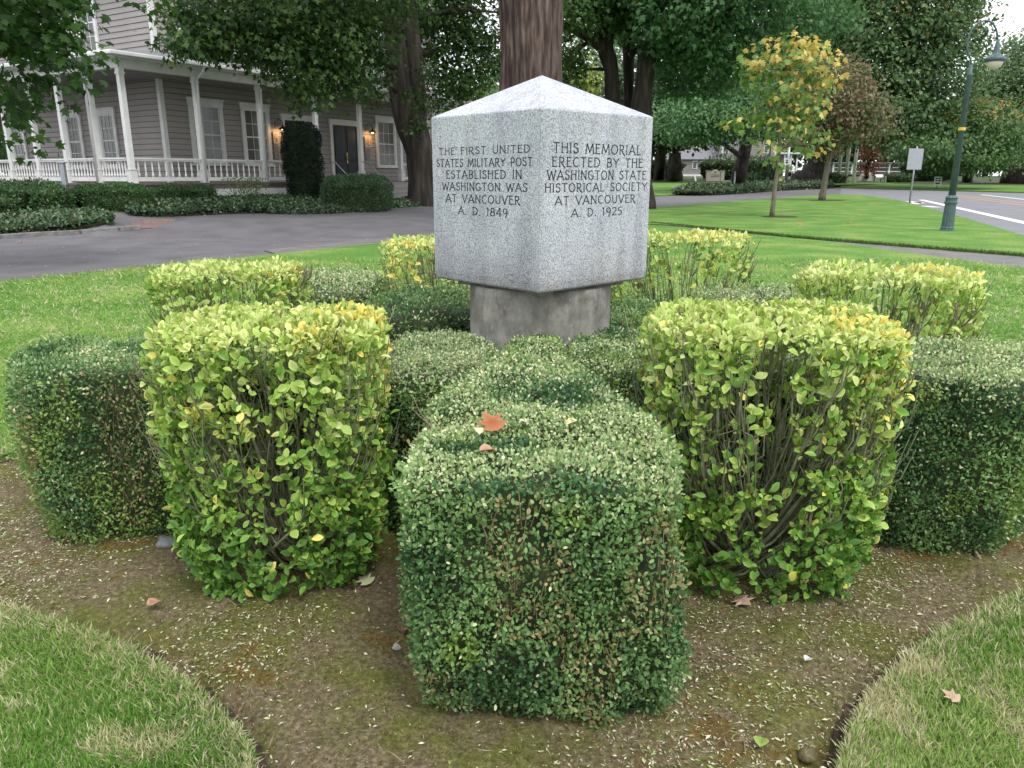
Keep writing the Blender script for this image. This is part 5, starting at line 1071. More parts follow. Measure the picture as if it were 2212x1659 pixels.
DG = ((.03, .085, .022), (.11, .21, .05)); MG = ((.035, .085, .02), (.11, .21, .045)); GR = ((.06, .12, .045), (.19, .28, .12)); PG = ((.09, .16, .07), (.2, .28, .14)); YG = ((.06, .11, .02), (.2, .26, .05)); VD = ((.01, .028, .008), (.035, .075, .018))
yac = ((.30, .28, .04), (.5, .36, .05))
def BL(u, v, D, r, ry=None, rz=None): return (B(u, v, D), (r, ry or r, rz or r * .7))
# near maple in front of the house
tb_ = G(912, 436, 0); tb_ = Vector((-4.05, 34.2, .2))
TD = 34.0
tree('maple_tree', 'dark maple with gnarled forking trunk and low boughs hanging before the house', tb_,
     [([(-4.05, 34.2, -.1)] + [tuple(B(u, v, TD)) for u, v in ((913, 432), (910, 390), (907, 330), (890, 280), (876, 235), (866, 190), (856, 120), (845, 40), (838, -60))], [.95, .62, .56, .62, .60, .55, .50, .46, .40, .3]),
      ([tuple(B(u, v, TD + .2)) for u, v in ((900, 310), (902, 250), (898, 190), (892, 120), (884, 40), (880, -60))], [.4, .42, .42, .4, .34, .25]),
      ([tuple(B(u, v, D)) for u, v, D in ((862, 150, 34), (800, 110, 32), (720, 90, 30), (640, 85, 28))], [.22, .16, .1, .05]), ([tuple(B(u, v, D)) for u, v, D in ((872, 215, 34), (830, 170, 33), (760, 185, 31))], [.14, .1, .04])],
     [BL(450, 35, 24, 1.2), BL(480, 80, 24, .9, rz=.6), BL(560, 60, 25, 1.5, rz=1.1), BL(620, 110, 25, 1.3, rz=.9), BL(690, 60, 26, 1.8, rz=1.4), BL(650, 160, 25, .9, rz=.6), BL(730, 170, 26, .9, rz=.6), BL(760, 110, 27, 1.3, rz=1.1), BL(800, 50, 28, 1.0, rz=1.4), BL(800, 195, 30, .7, rz=.45), BL(560, -60, 25, 3, rz=1.8), BL(740, -60, 27, 3, rz=2), BL(960, 60, 36, 1.5, rz=1.8), BL(1000, 130, 36, 1.4, rz=1.4), BL(965, 190, 36, 1.2, rz=1.0), BL(1040, 30, 37, 2, rz=1.8), BL(930, 0, 37, 2, rz=1.6), BL(900, -90, 33, 3, rz=1.2), BL(395, 92, 23, .6, rz=.3), BL(640, 205, 25, .4, rz=.35), BL(905, 215, 33, .35, rz=.5), BL(905, 275, 33, .3, rz=.25), BL(690, 212, 25, .4, rz=.3), BL(415, 60, 23.5, .6, rz=.5), BL(925, 150, 33, .35, rz=.4), BL(1060, 120, 37, 1, rz=1)],
     34000, .165, ((.018, .052, .013), (.08, .155, .03)), shape=TRI3, cl=.27, per=13, limbs=44, acc=((.12, .16, .03), (.24, .25, .05), .10))
tree('maple_tree', 'maple bough with blurred leaves hanging into the top left corner', (-15.5, 13, 0), [([(-15.5, 13, -.1), (-15.3, 13, 3), (-14.5, 13, 6), (-13, 13.2, 7.5), (-9.5, 13.4, 6.5)], [.5, .4, .3, .15, .04])],
     [BL(10, 20, 13.5, .8, rz=.6), BL(60, 60, 13, .6, rz=.32), BL(115, 92, 13, .36, rz=.15), BL(30, 80, 13.5, .5, rz=.22), BL(-15, 95, 14, .4, rz=.25), BL(80, 15, 13, .5, rz=.25), BL(160, 118, 13, .26, rz=.10), BL(-150, 60, 14, 2.3, rz=2), BL(0, -80, 13.5, 2.2, rz=.7), BL(120, 8, 13, .25, rz=.2), BL(195, 132, 13, .14, rz=.06)],
     5200, .14, ((.016, .05, .010), (.06, .14, .022)), shape=MAPLE, cl=.15, per=11, limbs=16, acc=((.12, .12, .03), (.24, .2, .06), .05))
# giant straight red-barked trunk behind the cube
tree('redwood_tree', 'huge straight reddish ridged conifer trunk rising behind the granite cube', (.55, 24.5, 0), [([(.55, 24.5, -.1), (.56, 24.5, 1), (.57, 24.5, 4), (.58, 24.5, 9), (.6, 24.5, 16)], [1.35, 1.05, .92, .86, .7])], [((.6, 24.5, 13), (2.5, 2.5, 3))], 1200, .3, VD, REDBARK, 'park trees', limbs=10, nsides=90, rough=.12)
# trunks and dark canopy right of the cube
t3 = B(1330, 429, 44); t3.z = 0
tree('shade_tree', 'dark tree with leaning curved trunk and thick bough nearest the redwood', (5.0, 40, 0), [([(5.1, 40, -.1)] + [tuple(B(u, v, 40)) for u, v in ((1318, 380), (1320, 300), (1322, 210), (1320, 150), (1307, 105), (1312, 50), (1314, 0), (1318, -80))], [.62, .5, .42, .40, .40, .42, .38, .35, .28]), ([tuple(B(u, v, 39.8)) for u, v in ((1310, 110), (1280, 85), (1240, 62), (1200, 45), (1170, 20))], [.28, .26, .22, .17, .08])],
     [BL(1235, 30, 38, 1.2, rz=.8), BL(1290, 0, 40, 1.2, rz=.7), BL(1215, 110, 39, .8, rz=.8), BL(1260, -60, 40, 3, rz=1.6), BL(1230, 160, 40, .7, rz=.7), BL(1330, 40, 40, 1.1, rz=.8)], 8500, .22, DG, cl=.4, per=14, limbs=16, shape=TRI3)
tree('shade_tree', 'slim dark upright trunk in the middle of the three behind the cube', (6.5, 42, 0), [([(6.5, 42, -.1)] + [tuple(B(u, v, 42)) for u, v in ((1358, 390), (1358, 300), (1358, 200), (1358, 120), (1355, 62), (1368, 20), (1374, -60))], [.4, .34, .30, .27, .30, .36, .24, .2]), ([tuple(B(u, v, 41)) for u, v in ((1360, 120), (1385, 100), (1420, 92), (1470, 96), (1510, 112))], [.15, .15, .14, .12, .05]), ([tuple(B(u, v, 42)) for u, v in ((1360, 68), (1345, 50), (1340, 30))], [.2, .14, .06])],
     [BL(1390, -20, 42, 2.4, rz=1.4), BL(1350, 20, 44, 1.2, rz=1)], 4600, .23, DG, cl=.5, per=14, limbs=10, shape=TRI3)
tree('shade_tree', 'thick dark trunk tapering upwards right of the slim one, under the wide canopy', (7.35, 39, 0), [([(6.4, 39, -.1)] + [tuple(B(u, v, 39)) for u, v in ((1378, 390), (1382, 300), (1386, 220), (1396, 150), (1404, 80), (1408, 0), (1412, -80))], [.75, .6, .54, .48, .44, .40, .37, .3]), ([tuple(B(u, v, 38.5)) for u, v in ((1408, 48), (1440, 38), (1475, 52), (1500, 80))], [.16, .14, .1, .04])],
     [BL(1480, 20, 37, 2.4, rz=1.6), BL(1540, 90, 38, 1.8, rz=1.2), BL(1460, 110, 39, 1.5, rz=1.1), BL(1600, 30, 38, 2.2, rz=1.4), BL(1590, 120, 39, 1.3, rz=.9), BL(1500, 170, 41, 1.4, rz=.9), BL(1430, 60, 40, 1.6, rz=1.2), BL(1560, -60, 38, 4, rz=1.6), BL(1690, 60, 40, 1.6, rz=1.1), BL(1450, 170, 42, .9, rz=.6), BL(1430, -50, 38, 3, rz=1.5), BL(1750, 20, 42, 2.2, rz=1.5), BL(1570, 180, 41, .9, rz=.6)], 26000, .23, ((.035, .105, .03), (.12, .25, .09)), cl=.38, per=18, limbs=34, shape=TRI3, acc=((.14, .2, .03), (.26, .3, .05), .06))
tree('shade_tree', 'low-crowned green tree with spreading foliage right of the cube', tuple(G(1596, 402)), [([tuple(G(1594, 403)), tuple(B(1597, 375, 82)), tuple(B(1605, 340, 82)), tuple(B(1615, 290, 82))], [1.1, .75, .62, .5])],
     [BL(1600, 262, 74, 3.4, rz=1.4), BL(1540, 255, 72, 3.0, rz=1.4), BL(1490, 285, 72, 1.8, rz=.7), BL(1650, 262, 76, 3.0, rz=1.6), BL(1560, 235, 74, 4.2, rz=2.2), BL(1640, 230, 76, 4, rz=2.4), BL(1480, 255, 72, 3, rz=2), BL(1600, 180, 78, 5, rz=3), BL(1560, 290, 74, 2, rz=.6)], 22000, .34, ((.04, .12, .035), (.16, .30, .12)), cl=.6, per=20, limbs=24)
tree('shade_tree', 'small dark round-crowned tree on the lawn left of the stone sign', tuple(G(1457, 389)), [([tuple(G(1457, 389)), tuple(B(1458, 360, 118)), tuple(B(1458, 330, 118))], [1.3, 1.0, .8])],
     [BL(1460, 288, 115, 6, rz=1.6), BL(1425, 272, 116, 4.5, rz=2), BL(1500, 292, 114, 4, rz=1.0), BL(1465, 245, 117, 7, rz=3.5)], 6000, .6, VD, cl=.8, per=14, limbs=14)
tree('shade_tree', 'dark tree with thin trunk just right of the cube edge, far lawn', tuple(G(1424, 387)), [([tuple(G(1424, 387)), tuple(B(1426, 350, 122)), tuple(B(1428, 300, 122))], [1.0, .8, .6])],
     [BL(1420, 255, 124, 6, rz=4), BL(1405, 300, 124, 3, rz=1.5), BL(1440, 210, 128, 9, rz=6)], 4000, .9, VD, cl=1.1, per=14, limbs=10)
# pale far trees seen between trunks
tree('far_tree', 'pale grey-green tree far off between redwood and dark trunks', tuple(G(1270, 386)), [([tuple(G(1270, 386)), tuple(B(1270, 330, 135))], [1, .6])], [BL(1270, 170, 135, 8, rz=8), BL(1300, 230, 135, 8, rz=7), BL(1245, 230, 135, 6, rz=6), BL(1340, 170, 140, 6, rz=9)], 9000, .8, PG, cl=1.2, per=22, limbs=6)
tree('far_tree', 'yellow-green tree low behind the pyramid top of the cube', tuple(G(1220, 392)), [([tuple(G(1220, 392)), tuple(B(1220, 330, 100))], [.8, .5])], [BL(1222, 165, 100, 3.2, rz=3), BL(1250, 200, 100, 3, rz=2)], 1600, .6, ((.12, .17, .03), (.3, .34, .05)), cl=.8, per=18, limbs=5)
# huge flared trunk with vast canopy
hb = G(1750, 397)
hD = hb.y
tree('giant_tree', 'giant tree with massive flared shaggy trunk and towering dense crown', tuple(hb), [([tuple(hb + Vector((0, 0, -.3))), tuple(B(1751, 392, hD)), tuple(B(1758, 380, hD)), tuple(B(1765, 362, hD)), tuple(B(1770, 335, hD)), tuple(B(1775, 250, hD)), tuple(B(1780, 120, hD))], [3.0, 2.5, 1.9, 1.5, 1.25, 1.1, .8])],
     [BL(1780, 170, 100, 8, rz=7), BL(1860, 110, 100, 9, rz=7), BL(1950, 90, 100, 9, rz=7), BL(1840, 30, 100, 9, rz=7), BL(1940, 0, 100, 9, rz=7), BL(2005, 30, 98, 6, rz=6), BL(2015, 120, 98, 6, rz=6), BL(2000, 200, 98, 7, rz=6), BL(1900, 220, 98, 7, rz=6), BL(2030, 200, 98, 4, rz=4), BL(1960, 262, 97, 6, rz=3.4), BL(1860, 255, 98, 5, rz=2.6), BL(1760, 60, 100, 7, rz=6), BL(2020, -30, 98, 6, rz=6), BL(1900, -60, 100, 10, rz=5), BL(2010, 270, 97, 5, rz=3.2), BL(1740, 250, 100, 5, rz=3)],
     56000, .52, ((.045, .10, .035), (.17, .27, .10)), m_bark=BARK, cl=.8, per=20, limbs=60, acc=((.2, .13, .04), (.42, .28, .07), lambda P: np.clip((P[:, 2] - 14) / 22, .02, .22)))
tree('shade_tree', 'rounded green tree with orange tinge behind the street lamp', tuple(G(2090, 392)), [([tuple(G(2090, 392)), tuple(B(2090, 350, 112)), tuple(B(2092, 300, 112))], [.8, .6, .4])],
     [BL(2070, 310, 92, 4.6, rz=2.8), BL(2130, 280, 92, 4.2, rz=3.2), BL(2010, 325, 90, 3.4, rz=1.2), BL(2100, 250, 93, 3.2, rz=1.8), BL(1965, 318, 90, 2.4, rz=.9), BL(2145, 330, 92, 3, rz=1.8), BL(2090, 345, 90, 3.4, rz=1.0)], 15000, .42, ((.04, .105, .03), (.16, .26, .09)), cl=.7, per=18, limbs=18, acc=((.35, .2, .05), (.45, .32, .08), lambda P: np.where(P[:, 2] > 7.5, .3, .02)))
tree('shade_tree', 'grey-green big tree at the right edge with dark trunk', tuple(G(2195, 395)), [([tuple(G(2195, 396)), tuple(B(2192, 370, 118)), tuple(B(2190, 300, 118)), tuple(B(2190, 220, 118))], [2.0, 1.5, 1.2, .8])],
     [BL(2190, 150, 118, 5, rz=4), BL(2180, 220, 116, 6, rz=5), BL(2215, 260, 116, 5, rz=5), BL(2240, 170, 118, 7, rz=7), BL(2160, 250, 120, 4, rz=4), BL(2230, 320, 116, 5, rz=3), BL(2140, 200, 122, 3.5, rz=3), BL(2205, 115, 119, 2.6, rz=2)], 16000, .55, GR, cl=.9, per=18, limbs=20)
tree('red_tree', 'small red-leaved autumn tree between flagpoles and far lamp', tuple(G(1872, 390)), [([tuple(G(1872, 390)), tuple(B(1872, 360, 120))], [.4, .25])], [BL(1880, 338, 120, 1.8, rz=2.2), BL(1886, 318, 120, 1.3, rz=1.4)], 1100, .42, ((.12, .04, .025), (.30, .10, .055)), cl=.5, per=14, limbs=6)
# background trees, each its own
kinds = ['dark broad tree closing the view', 'deep green tree far behind', 'dusky tree in the far row']
for i, (u, D, h0, r, rp) in enumerate(((1000, 62, 8, 4.5, MG), (1085, 70, 9, 5, MG), (1060, 95, 15, 8, DG), (1380, 205, 18, 11, DG), (1480, 210, 20, 13, DG), (1560, 215, 22, 13, VD), (1640, 220, 22, 13, DG), (1710, 200, 18, 10, DG), (1800, 200, 18, 12, VD), (1850, 205, 17, 12, VD), (1930, 200, 16, 12, VD), (2000, 195, 16, 11, DG), (2075, 195, 14, 11, VD), (2140, 190, 11, 9, DG), (2230, 190, 13, 10, DG), (2330, 150, 14, 10, GR), (1350, 185, 17, 8, PG), (1180, 150, 12, 8, MG), (-60, 52, 12, 7, DG), (15, 60, 9, 5, MG))):
    p = ray(u, 300); x = p[0] / p[1] * D; zb = gz(D); c = Vector((x, D, zb + h0 * .62)); nm = ('left' if u < 1106 else 'right')
    pos = ['between house and redwood, lower', 'between house and redwood, beside the redwood', 'high behind the house end', 'right of the cube, low', 'behind the round-crowned dark tree', 'behind the grey far house left wing', 'behind the grey far house gable', 'left of the giant trunk', 'behind the flagpoles', 'behind the red-leaved tree', 'behind the far green lamp', 'behind the sign pole', 'behind the street lamp', 'right of the street lamp', 'at the right picture edge', 'beyond the right picture edge', 'pale, between the dark trunks', 'hidden mostly by the redwood', 'left of the porch house', 'low behind the left porch'][i]
    tree('background_tree', kinds[i % 3] + ' ' + pos, (x, D, zb), [([(x, D, zb - .2), (x, D, zb + h0 * .5)], [r * .07 + .1, r * .04])], [(c, (r, r * .7, h0 * .42)), (c + Vector((r * .4, 0, h0 * .2)), (r * .6, r * .5, h0 * .28)), (c - Vector((r * .45, 0, h0 * .22)), (r * .65, r * .5, h0 * .25))], 2400, .45 + D * .0035, rp, cl=.5 + D * .004, per=14, limbs=8, group='background trees')
# saplings
sb1 = G(1667, 470)
tree('maple_sapling', 'slender young maple with yellow and green leaves standing on the island lawn', tuple(sb1), [([tuple(sb1), tuple(B(1675, 400, sb1.y)), tuple(B(1684, 320, sb1.y)), tuple(B(1680, 230, sb1.y)), tuple(B(1690, 150, sb1.y)), tuple(B(1700, 90, sb1.y))], [.10, .075, .06, .05, .035, .015])],
     [BL(1650, 130, sb1.y, .8, rz=.5), BL(1730, 125, sb1.y, 1.0, rz=.6), BL(1630, 175, sb1.y, .5, rz=.3), BL(1770, 170, sb1.y, .7, rz=.4), BL(1690, 185, sb1.y, .9, rz=.6), BL(1750, 235, sb1.y, .7, rz=.5), BL(1640, 245, sb1.y, .5, rz=.4), BL(1700, 270, sb1.y, .8, rz=.5), BL(1590, 262, sb1.y - .3, .4, rz=.2), BL(1775, 285, sb1.y, .35, rz=.12), BL(1710, 95, sb1.y, .5, rz=.25), BL(1740, 315, sb1.y, .45, rz=.15), BL(1802, 130, sb1.y, .25, rz=.12), BL(1650, 310, sb1.y, .4, rz=.2), BL(1690, 345, sb1.y, .3, rz=.1)],
     1350, .205, ((.08, .19, .04), (.26, .38, .10)), BARKG, 'young trees on the island lawn', shape=MAPLE, cl=.24, per=6, limbs=46, acc=((.50, .34, .08), (.72, .60, .18), lambda P: np.clip(.10 + (P[:, 2] - 4.0) * .20 + (P[:, 0] - sb1.x) * .12, .10, .80)), droop=.9, indiv=240, nsides=6)
sb2 = G(1775, 434)
tree('sapling', 'young tree with brownish-pink withered crown behind the yellow maple sapling', tuple(sb2), [([tuple(sb2), tuple(B(1784, 380, sb2.y)), tuple(B(1795, 320, sb2.y)), tuple(B(1806, 260, sb2.y)), tuple(B(1815, 200, sb2.y))], [.24, .17, .15, .11, .05])],
     [BL(1810, 180, sb2.y, 1.8, rz=1.5), BL(1790, 230, sb2.y, 2.2, rz=1.4), BL(1850, 230, sb2.y, 2.0, rz=1.4), BL(1760, 280, sb2.y, 1.6, rz=1.0), BL(1850, 280, sb2.y, 2.0, rz=.7), BL(1890, 260, sb2.y, .9, rz=.9), BL(1780, 318, sb2.y, 1.0, rz=.5)],
     8000, .26, ((.11, .10, .04), (.27, .2, .12)), BARKG, 'young trees on the island lawn', cl=.4, per=14, limbs=40, acc=((.05, .11, .03), (.14, .2, .07), .35), nsides=6)
for u, v, rx in ((1667, 470, .55), (1775, 434, .9)): p = G(u, v); sheet('mulch_ring', ell(p.x + .3, p.y, rx * 1.3, rx, 18), .045, MULCH)

# ------------------------------------------------------------------ street lamp and street furniture
def street_lamp(p, H_, label, m=GREENP, yaw=0, detail=True, group='green street lamps', s=1.0):
    r = empty('street_lamp', p, yaw); tag(r, label, 'street lamp', group); k = H_ / 5.54
    prof = [(.205, 0), (.205, .05), (.175, .07), (.18, .1), (.16, .14), (.145, .75), (.168, .78), (.168, .82), (.145, .84), (.15, .9), (.165, .93), (.13, .97), (.098, 1.0)]
    MB().lathe([(a * k, b * k) for a, b in prof], 32 if detail else 12, flute=.07).obj('base', m, r)
    MB().lathe([(.095 * k, 1.0 * k), (.064 * k, 4.1 * k), (.08 * k, 4.12 * k), (.08 * k, 4.16 * k), (.055 * k, 4.2 * k), (.045 * k, 4.4 * k)], 16).obj('pole', m, r, True)
    pts = [(0, 0, 4.35), (-.02, 0, 4.5), (-.15, 0, 4.68), (-.22, 0, 4.9), (-.19, 0, 5.15), (-.05, 0, 5.38), (.18, 0, 5.50), (.42, 0, 5.46), (.60, 0, 5.27), (.68, 0, 5.0)]
    MB().tube([(a * k, b, c * k) for a, b, c in sp3(pts)], .023 * k, 10).obj('crook', m, r, True)
    MB().lathe([(.03 * k, 5.02 * k), (.045 * k, 4.98 * k), (.075 * k, 4.80 * k), (.10 * k, 4.70 * k), (.12 * k, 4.66 * k), (.22 * k, 4.61 * k), (.265 * k, 4.56 * k), (.265 * k, 4.51 * k), (.24 * k, 4.49 * k)], 24, (.68 * k, 0, 0)).obj('lamp_shade', m, r, True)
    MB().lathe([(.06 * k, 4.30 * k), (.15 * k, 4.34 * k), (.19 * k, 4.42 * k), (.20 * k, 4.488 * k)], 20, (.68 * k, 0, 0)).obj('globe', FROST, r, True)
    if detail: MB().lathe([(.094 * k, 2.72 * k), (.094 * k, 2.80 * k)], 14).obj('tag_band', HYD, r)
def sp3(pts, it=2):
    pts = [Vector(p) for p in pts]
    for _ in range(it):
        q = [pts[0]]
        for a, b in zip(pts[:-1], pts[1:]): q += [a.lerp(b, .25), a.lerp(b, .75)]
        pts = q + [pts[-1]]
    return [tuple(p) for p in pts]
street_lamp(G(2045, 500), 5.82, 'big dark green crook-neck street lamp with fluted base on the island lawn', yaw=math.radians(8))
street_lamp(G(1912, 394), 4.9, 'small pale green lamp far behind the flagpoles', yaw=.3, detail=False, m=STEEL)
street_lamp(G(1657, 404), 6.5, 'dark lamp post seen behind the yellow sapling', yaw=.3, detail=False)
def pole_sign(p, H_, rad, plates, label, name='street_sign', lean=0, m=STEEL, yaw=0):
    r = empty(name, p, yaw); tag(r, label, 'sign'); MB().tube([(0, 0, -.1), (lean, 0, H_)], rad, 8).obj('post', m, r, True)
    for (x0, x1, z0, z1, mt, ink) in plates:
        MB().box(x0, x1, -.035 - rad, -.02 - rad, z0, z1).obj('panel', mt, r, bevel=.01)
        if ink:
            t = MB(); W_ = x1 - x0; Hh = z1 - z0
            for (a, b, c, d) in ink: t.box(x0 + W_ * a, x0 + W_ * b, -.039 - rad, -.036 - rad, z0 + Hh * c, z0 + Hh * d)
            t.obj('lettering', BLACKM, r)['kind'] = 'stuff'
sg = G(1965, 437); k_ = sg.y / FPX
pole_sign(sg, 112 * k_, .055, [(-.1 - 20 * k_, -.1 + 20 * k_, 66 * k_, 108 * k_, STEEL, None)], 'grey back of a square traffic sign on a thin steel pole at the road edge', yaw=.35)
sg = G(2023, 407); k_ = sg.y / FPX
pole_sign(sg, 22 * k_, .06, [(-8 * k_, 8 * k_, 6 * k_, 24 * k_, SIGNWHITE, [(.15, .45, .72, .86), (.55, .85, .72, .86), (.15, .4, .45, .62), (.5, .85, .45, .62), (.2, .8, .15, .32)])], 'small white sign with black lettering on the far verge')
sg = G(1698, 391); k_ = sg.y / FPX
pole_sign(sg, 70 * k_, .22, [(-9 * k_, 3 * k_, 33 * k_, 45 * k_, SIGNWHITE, [(.3, .7, .6, .8), (.3, .7, .2, .5)])], 'pale post with small white notice by the grey far house')
sp_ = G(150, 460); r = empty('steel_post', sp_); tag(r, 'square galvanised steel post rising from the ivy at left', 'post')
MB().box(-.07, .07, -.07, .07, 0, 1.5).obj('post', STEEL, r, bevel=.01); MB().box(-.11, .11, -.1, .1, 1.5, 1.54).obj('cap', STEEL, r, bevel=.01); MB().box(-.085, .085, -.085, .085, .85, .9).obj('clamp', STEEL, r)
street_lamp(G(1537, 383.5), 67 * G(1537, 383.5).y / FPX, 'thin pale lamp post in front of the grey far house wing', yaw=.3, detail=False, m=STEEL)
pole_sign(G(1585, 416), 1.55 * 1.3, .07, [], 'short plain steel post in the ivy before the tree', 'steel_post')
for u, v, l in ((1810, 396, 'leftmost of the three white flagpoles'), (1826, 396, 'middle one of the three white flagpoles'), (1843, 395.5, 'rightmost of the three white flagpoles')):
    p = G(u, v); r = empty('flagpole', p); tag(r, l, 'flagpole', 'white flagpoles in the far lawn'); MB().tube([(0, 0, 0), (0, 0, 9), (0, 0, 13)], [.26, .22, .12], 10).obj('pole', SIGNWHITE, r, True); MB().lathe([(.26, 0), (.26, .15), (.2, .2)], 12).obj('base_collar', STEEL, r); MB().lathe([(.02, 13), (.12, 13.08), (.12, 13.16), (.02, 13.25)], 10).obj('finial', BRASS, r, True)
def stone_sign(u0, u1, v, label, piers=True, vt=368):
    a = G(u0, v); b = G(u1, v); W_ = (b - a).length; k = a.y / FPX; H_ = (v - vt) * k; r = empty('stone_sign', (a + b) / 2); tag(r, label, 'sign'); w2 = W_ / 2; q = w2 * (.80 if piers else 1)
    body = MB().prism([(-q, .12 * H_), (q, .12 * H_), (q, .78 * H_), (q * .45, .86 * H_), (q * .2, H_), (-q * .2, H_), (-q * .45, .86 * H_), (-q, .78 * H_)], -.15, .15); o = body.obj('panel', SIGNSTONE, r); o.rotation_euler = (math.pi / 2, 0, 0)
    MB().box(-q, q, -.2, .2, 0, .12 * H_).obj('plinth', SIGNSTONE, r)
    if piers:
        for s in (-1, 1): MB().box(s * w2 - .28 * s - .28, s * w2 - .28 * s + .28, -.3, .3, 0, .85 * H_).box(s * w2 - .28 * s - .34, s * w2 - .28 * s + .34, -.36, .36, .85 * H_, .92 * H_).obj('pier', SIGNSTONE, r)
    em = MB(); n = 12; R = H_ * .1; em.prism([(R * math.cos(2 * math.pi * i / n), H_ * .76 + R * math.sin(2 * math.pi * i / n)) for i in range(n)], .151, .17); em.obj('emblem', EMB, r).rotation_euler = (math.pi / 2, 0, 0)
    t = MB()
    for j, z_ in enumerate((.5, .36)):
        for i in range(10):
            if rng.random() < .85: t.box(q * (-.6 + i * .12), q * (-.6 + i * .12 + .08), -.165, -.151, H_ * z_, H_ * (z_ + .07))
    t.obj('lettering', EMD, r)['kind'] = 'stuff'
stone_sign(1524, 1563, 391.5, 'cream stone sign with two piers and round emblem left of the tree'); stone_sign(1855, 1882, 391, 'pale peaked stone sign right of the flagpoles', False, 374); stone_sign(1928, 1952, 390, 'dull peaked stone sign right of the far lamp', False, 377); stone_sign(2041, 2056, 390, 'small cream stone marker left of the street lamp', False, 378)
p = G(1895, 392.5); k_ = p.y / FPX; r = empty('information_panel', p); tag(r, 'bright white slanted information panel on legs beside the peaked sign', 'sign')
MB().bar((-8 * k_, -.1, 13 * k_), (8 * k_, -.1, 13 * k_), .9, .15).obj('panel', SIGNWHITE, r).rotation_euler = (.5, 0, 0)
for s in (-1, 1): MB().box(s * 7 * k_ - .05, s * 7 * k_ + .05, -.05, .05, 0, 11 * k_).obj('leg', BLACKM, r)
p = G(1501, 391); k_ = p.y / FPX; r = empty('board_sign', p, .5); tag(r, 'small white folding board sign left of the stone sign', 'sign'); MB().bar((-.1, -.3, 0), (-.1, 0, 10 * k_), 4.5 * k_, .05).obj('front_board', SIGNWHITE, r); MB().bar((-.1, .4, 0), (-.1, .06, 10 * k_), 4.5 * k_, .05).obj('back_board', SIGNWHITE, r)
p = G(1685, 405); r = empty('fire_hydrant', p); tag(r, 'yellow fire hydrant in the ivy behind the yellow sapling', 'hydrant'); MB().lathe([(.3, 0), (.3, .08), (.2, .1), (.2, .75), (.27, .78), (.27, .84), (.2, .9), (.08, 1.02), (.05, 1.1)], 14).obj('barrel', HYD, r, True)
for s in (-1, 1): MB().tube([(s * .18, 0, .6), (s * .38, 0, .6)], .1, 10).obj('outlet', HYD, r)
p = G(2090, 391); k_ = p.y / FPX; r = empty('utility_box', p); tag(r, 'pale grey-green utility cabinet right of the street lamp', 'utility box'); MB().box(-9 * k_, 0, -.5, .5, 0, 15 * k_).obj('cabinet', SIGNWHITE if 0 else CONC, r, bevel=.03); MB().box(-8.5 * k_, -.5 * k_, -.56, -.51, 1 * k_, 13 * k_).obj('door', STEEL, r)
gbb = 'round clipped bushes beyond the drive'
bush('round_bush', 'round bright green bush right of the giant trunk', ellp(at(1870 - 37 * 2 + 2, 397, 0, 0), 1.0, .9), 1.5, 1600, .2, 401, gbb, edge=.6); 
bush('round_bush', 'smaller olive bush touching the round bush by the flagpoles', ellp(at(1791 + 25, 396.5), .7, .7), 1.2, 900, .2, 402, gbb, edge=.5, dark=(.05, .06, .02), mid=(.1, .12, .04))
bush('round_bush', 'low round bush right of the tree trunk behind the ivy', ellp(at(1618, 402.5), 1.5, 1.0), 1.5, 1500, .22, 403, gbb, edge=.6)
bush('round_bush', 'low flat hedge in front of the dull peaked sign', ellp(at(1943, 393.5), 2.4, 1.0), 1.0, 1200, .25, 404, gbb, edge=.4)
bush('bush', 'dark bush pair in front of the far grey house wall', ellp(at(1600, 388), 7, 3), 3.2, 2200, .5, 405, None, edge=1.3, lump=.5); bush('bush', 'dark bush below the back of the traffic sign', ellp(at(1998, 390), 4, 2), 3.0, 1500, .5, 406, None, edge=1.2, lump=.4)
bush('bush', 'dark shrubs left of the far house wing', ellp(at(1425, 386), 4, 2), 3, 1200, .5, 407, None, edge=1.2, lump=.4)

# ------------------------------------------------------------------ far grey house
D = 172.0; zb = gz(D); k_ = D / FPX
def fxw(u): d = ray(u, 378); return d[0] / d[1] * D
fh = empty('far_house', (fxw(1555), D, zb)); tag(fh, 'grey clapboard house with white corner boards and porch far beyond the lawn', 'house'); X0 = fxw(1555)
def fb(x0, x1, y0, y1, z0, z1): return MB().box(x0, x1, y0, y1, z0, z1)
wl, wr = fxw(1445) - X0, fxw(1672) - X0
fb(wl, 0, 1, 9, 0, 34 * k_).obj('wing_wall', SIDING, fh); fb(.01, wr, 0, 12, 0, 82 * k_).obj('main_wall', SIDING, fh)
mb = MB(); mb.v = [(wl - .6, .3, 34 * k_), (0, .3, 34 * k_), (0, 5, 34 * k_ + 3), (wl + 3, 5, 34 * k_ + 3), (wl - .6, 9.6, 34 * k_), (0, 9.6, 34 * k_)]; mb.f = [(0, 1, 2, 3), (3, 2, 5, 4), (0, 3, 4), (0, 4, 5, 1)]; mb.obj('wing_roof', ROOFM, fh)
mb = MB(); mb.v = [(-.6, -.6, 82 * k_), (wr + .6, -.6, 82 * k_), (wr + .6, 12.6, 82 * k_), (-.6, 12.6, 82 * k_), (wr / 2, 6, 82 * k_ + 5)]; mb.f = [(0, 1, 4), (1, 2, 4), (2, 3, 4), (3, 0, 4), (3, 2, 1, 0)]; mb.obj('main_roof', ROOFM, fh)
for z0 in range(1, 10): fb(wl + .3, -.01, .93, .999, z0 * 3.4 * k_, z0 * 3.4 * k_ + .12).obj('clapboard', SIDING, fh)
for z0 in range(1, 22): fb(.3, wr - .3, -.07, -.001, z0 * 3.6 * k_, z0 * 3.6 * k_ + .12).obj('clapboard', SIDING, fh)
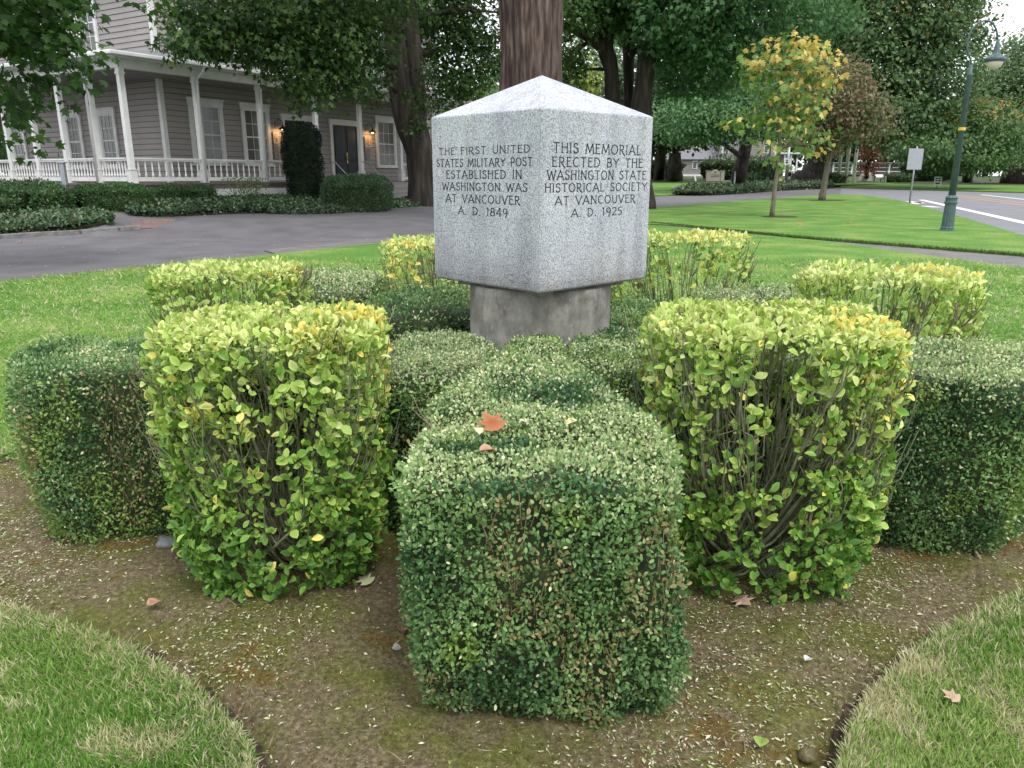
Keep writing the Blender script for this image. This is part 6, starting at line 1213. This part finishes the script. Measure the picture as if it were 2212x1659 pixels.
for x in (wl, -.15, .02, wr - .3): fb(x, x + .35, -.1 if x > -.1 else .85, .0 if x > -.1 else 1, 0, (82 if x > -.1 else 34) * k_).obj('corner_board', WHITE, fh)
fb(wl, 0, .8, .99, 0, .4).obj('base_board', WHITE, fh); fb(0, wr, -.15, -.001, 0, .4).obj('base_board', WHITE, fh)
for (ua, ub, z0, z1, y) in ((1496, 1507, 15, 31, 1), (1513, 1524, 15, 31, 1), (1560, 1571, 15, 32, 0), (1562, 1570, 46, 62, 0), (1610, 1620, 15, 32, 0), (1610, 1618, 46, 62, 0), (1645, 1655, 46, 62, 0)):
    xa, xb = fxw(ua) - X0, fxw(ub) - X0; f = fb(xa, xb, y - .16, y - .001, z0 * k_, z1 * k_).obj('window', WHITE, fh); c_ = (xb - xa) * .14; nxp, nzp = 3, 4; dx = (xb - xa - 2 * c_) / nxp; dz = ((z1 - z0) * k_ - 2 * c_) / nzp
    pmsh = MB().box(0, dx * .84, y - .2, y - .161, 0, dz * .86).mesh('pane', GLASS)
    for i in range(nxp):
        for j in range(nzp): link('pane', pmsh, f, (xa + c_ + dx * (i + .08), 0, z0 * k_ + c_ + dz * (j + .07)))
px0, px1 = wr + .01, fxw(1712) - X0
fb(px0, px1, -2, 6, .8, 1.0).obj('porch_floor', DECK, fh); fb(px0, px1 + .5, -2.5, 6, 44 * k_, 47 * k_).obj('porch_roof', WHITE, fh); fb(px0, px1, 6, 8, 0, 47 * k_).obj('rear_wall', SIDING, fh)
for i in range(4): x = px0 + (px1 - px0) * i / 3.0; fb(x - .15, x + .15, -2, -1.7, 1.0, 44 * k_).obj('column', WHITE, fh)
mb = MB().bar((px0, -1.85, 2.1), (px1, -1.85, 2.1), .12, .12)
for i in range(18): x = px0 + (px1 - px0) * (i + .5) / 18; mb.box(x - .05, x + .05, -1.9, -1.8, 1.0, 2.05)
mb.obj('porch_rail', WHITE, fh)['kind'] = 'stuff'
D2 = 168.0; k2 = D2 / FPX; zb = gz(D2); X1 = ray(1850, 378)[0] / ray(1850, 378)[1] * D2
fp = empty('far_porch_building', (X1, D2, zb)); tag(fp, 'low pale porch building in tree shade behind the flagpoles and signs', 'house'); L = ray(2090, 378)[0] / ray(2090, 378)[1] * D2 - X1 + 3
fb(-5, L, 2.5, 8, 0, 26 * k2).obj('wall', SIDING, fp); fb(-5.5, L + .5, -.6, 8, 26 * k2, 28 * k2).obj('roof', ROOFM, fp); fb(-5, L, 0, 2.5, .3, .5).obj('porch_floor', DECK, fp)
for i in range(9): x = -5 + (L + 5) * i / 8; fb(x - .14, x + .14, 0, .28, .5, 26 * k2).obj('column', WHITE, fp)
for z_ in (.9, 1.7, 2.4): fb(-5, L, .02, .14, z_, z_ + .13).obj('rail', WHITE, fp)
#print('objects', len(bpy.data.objects), 'tris', sum(len(m.polygons) * (2 if m.polygons and len(m.polygons[0].vertices) > 3 else 1) for m in bpy.data.meshes))
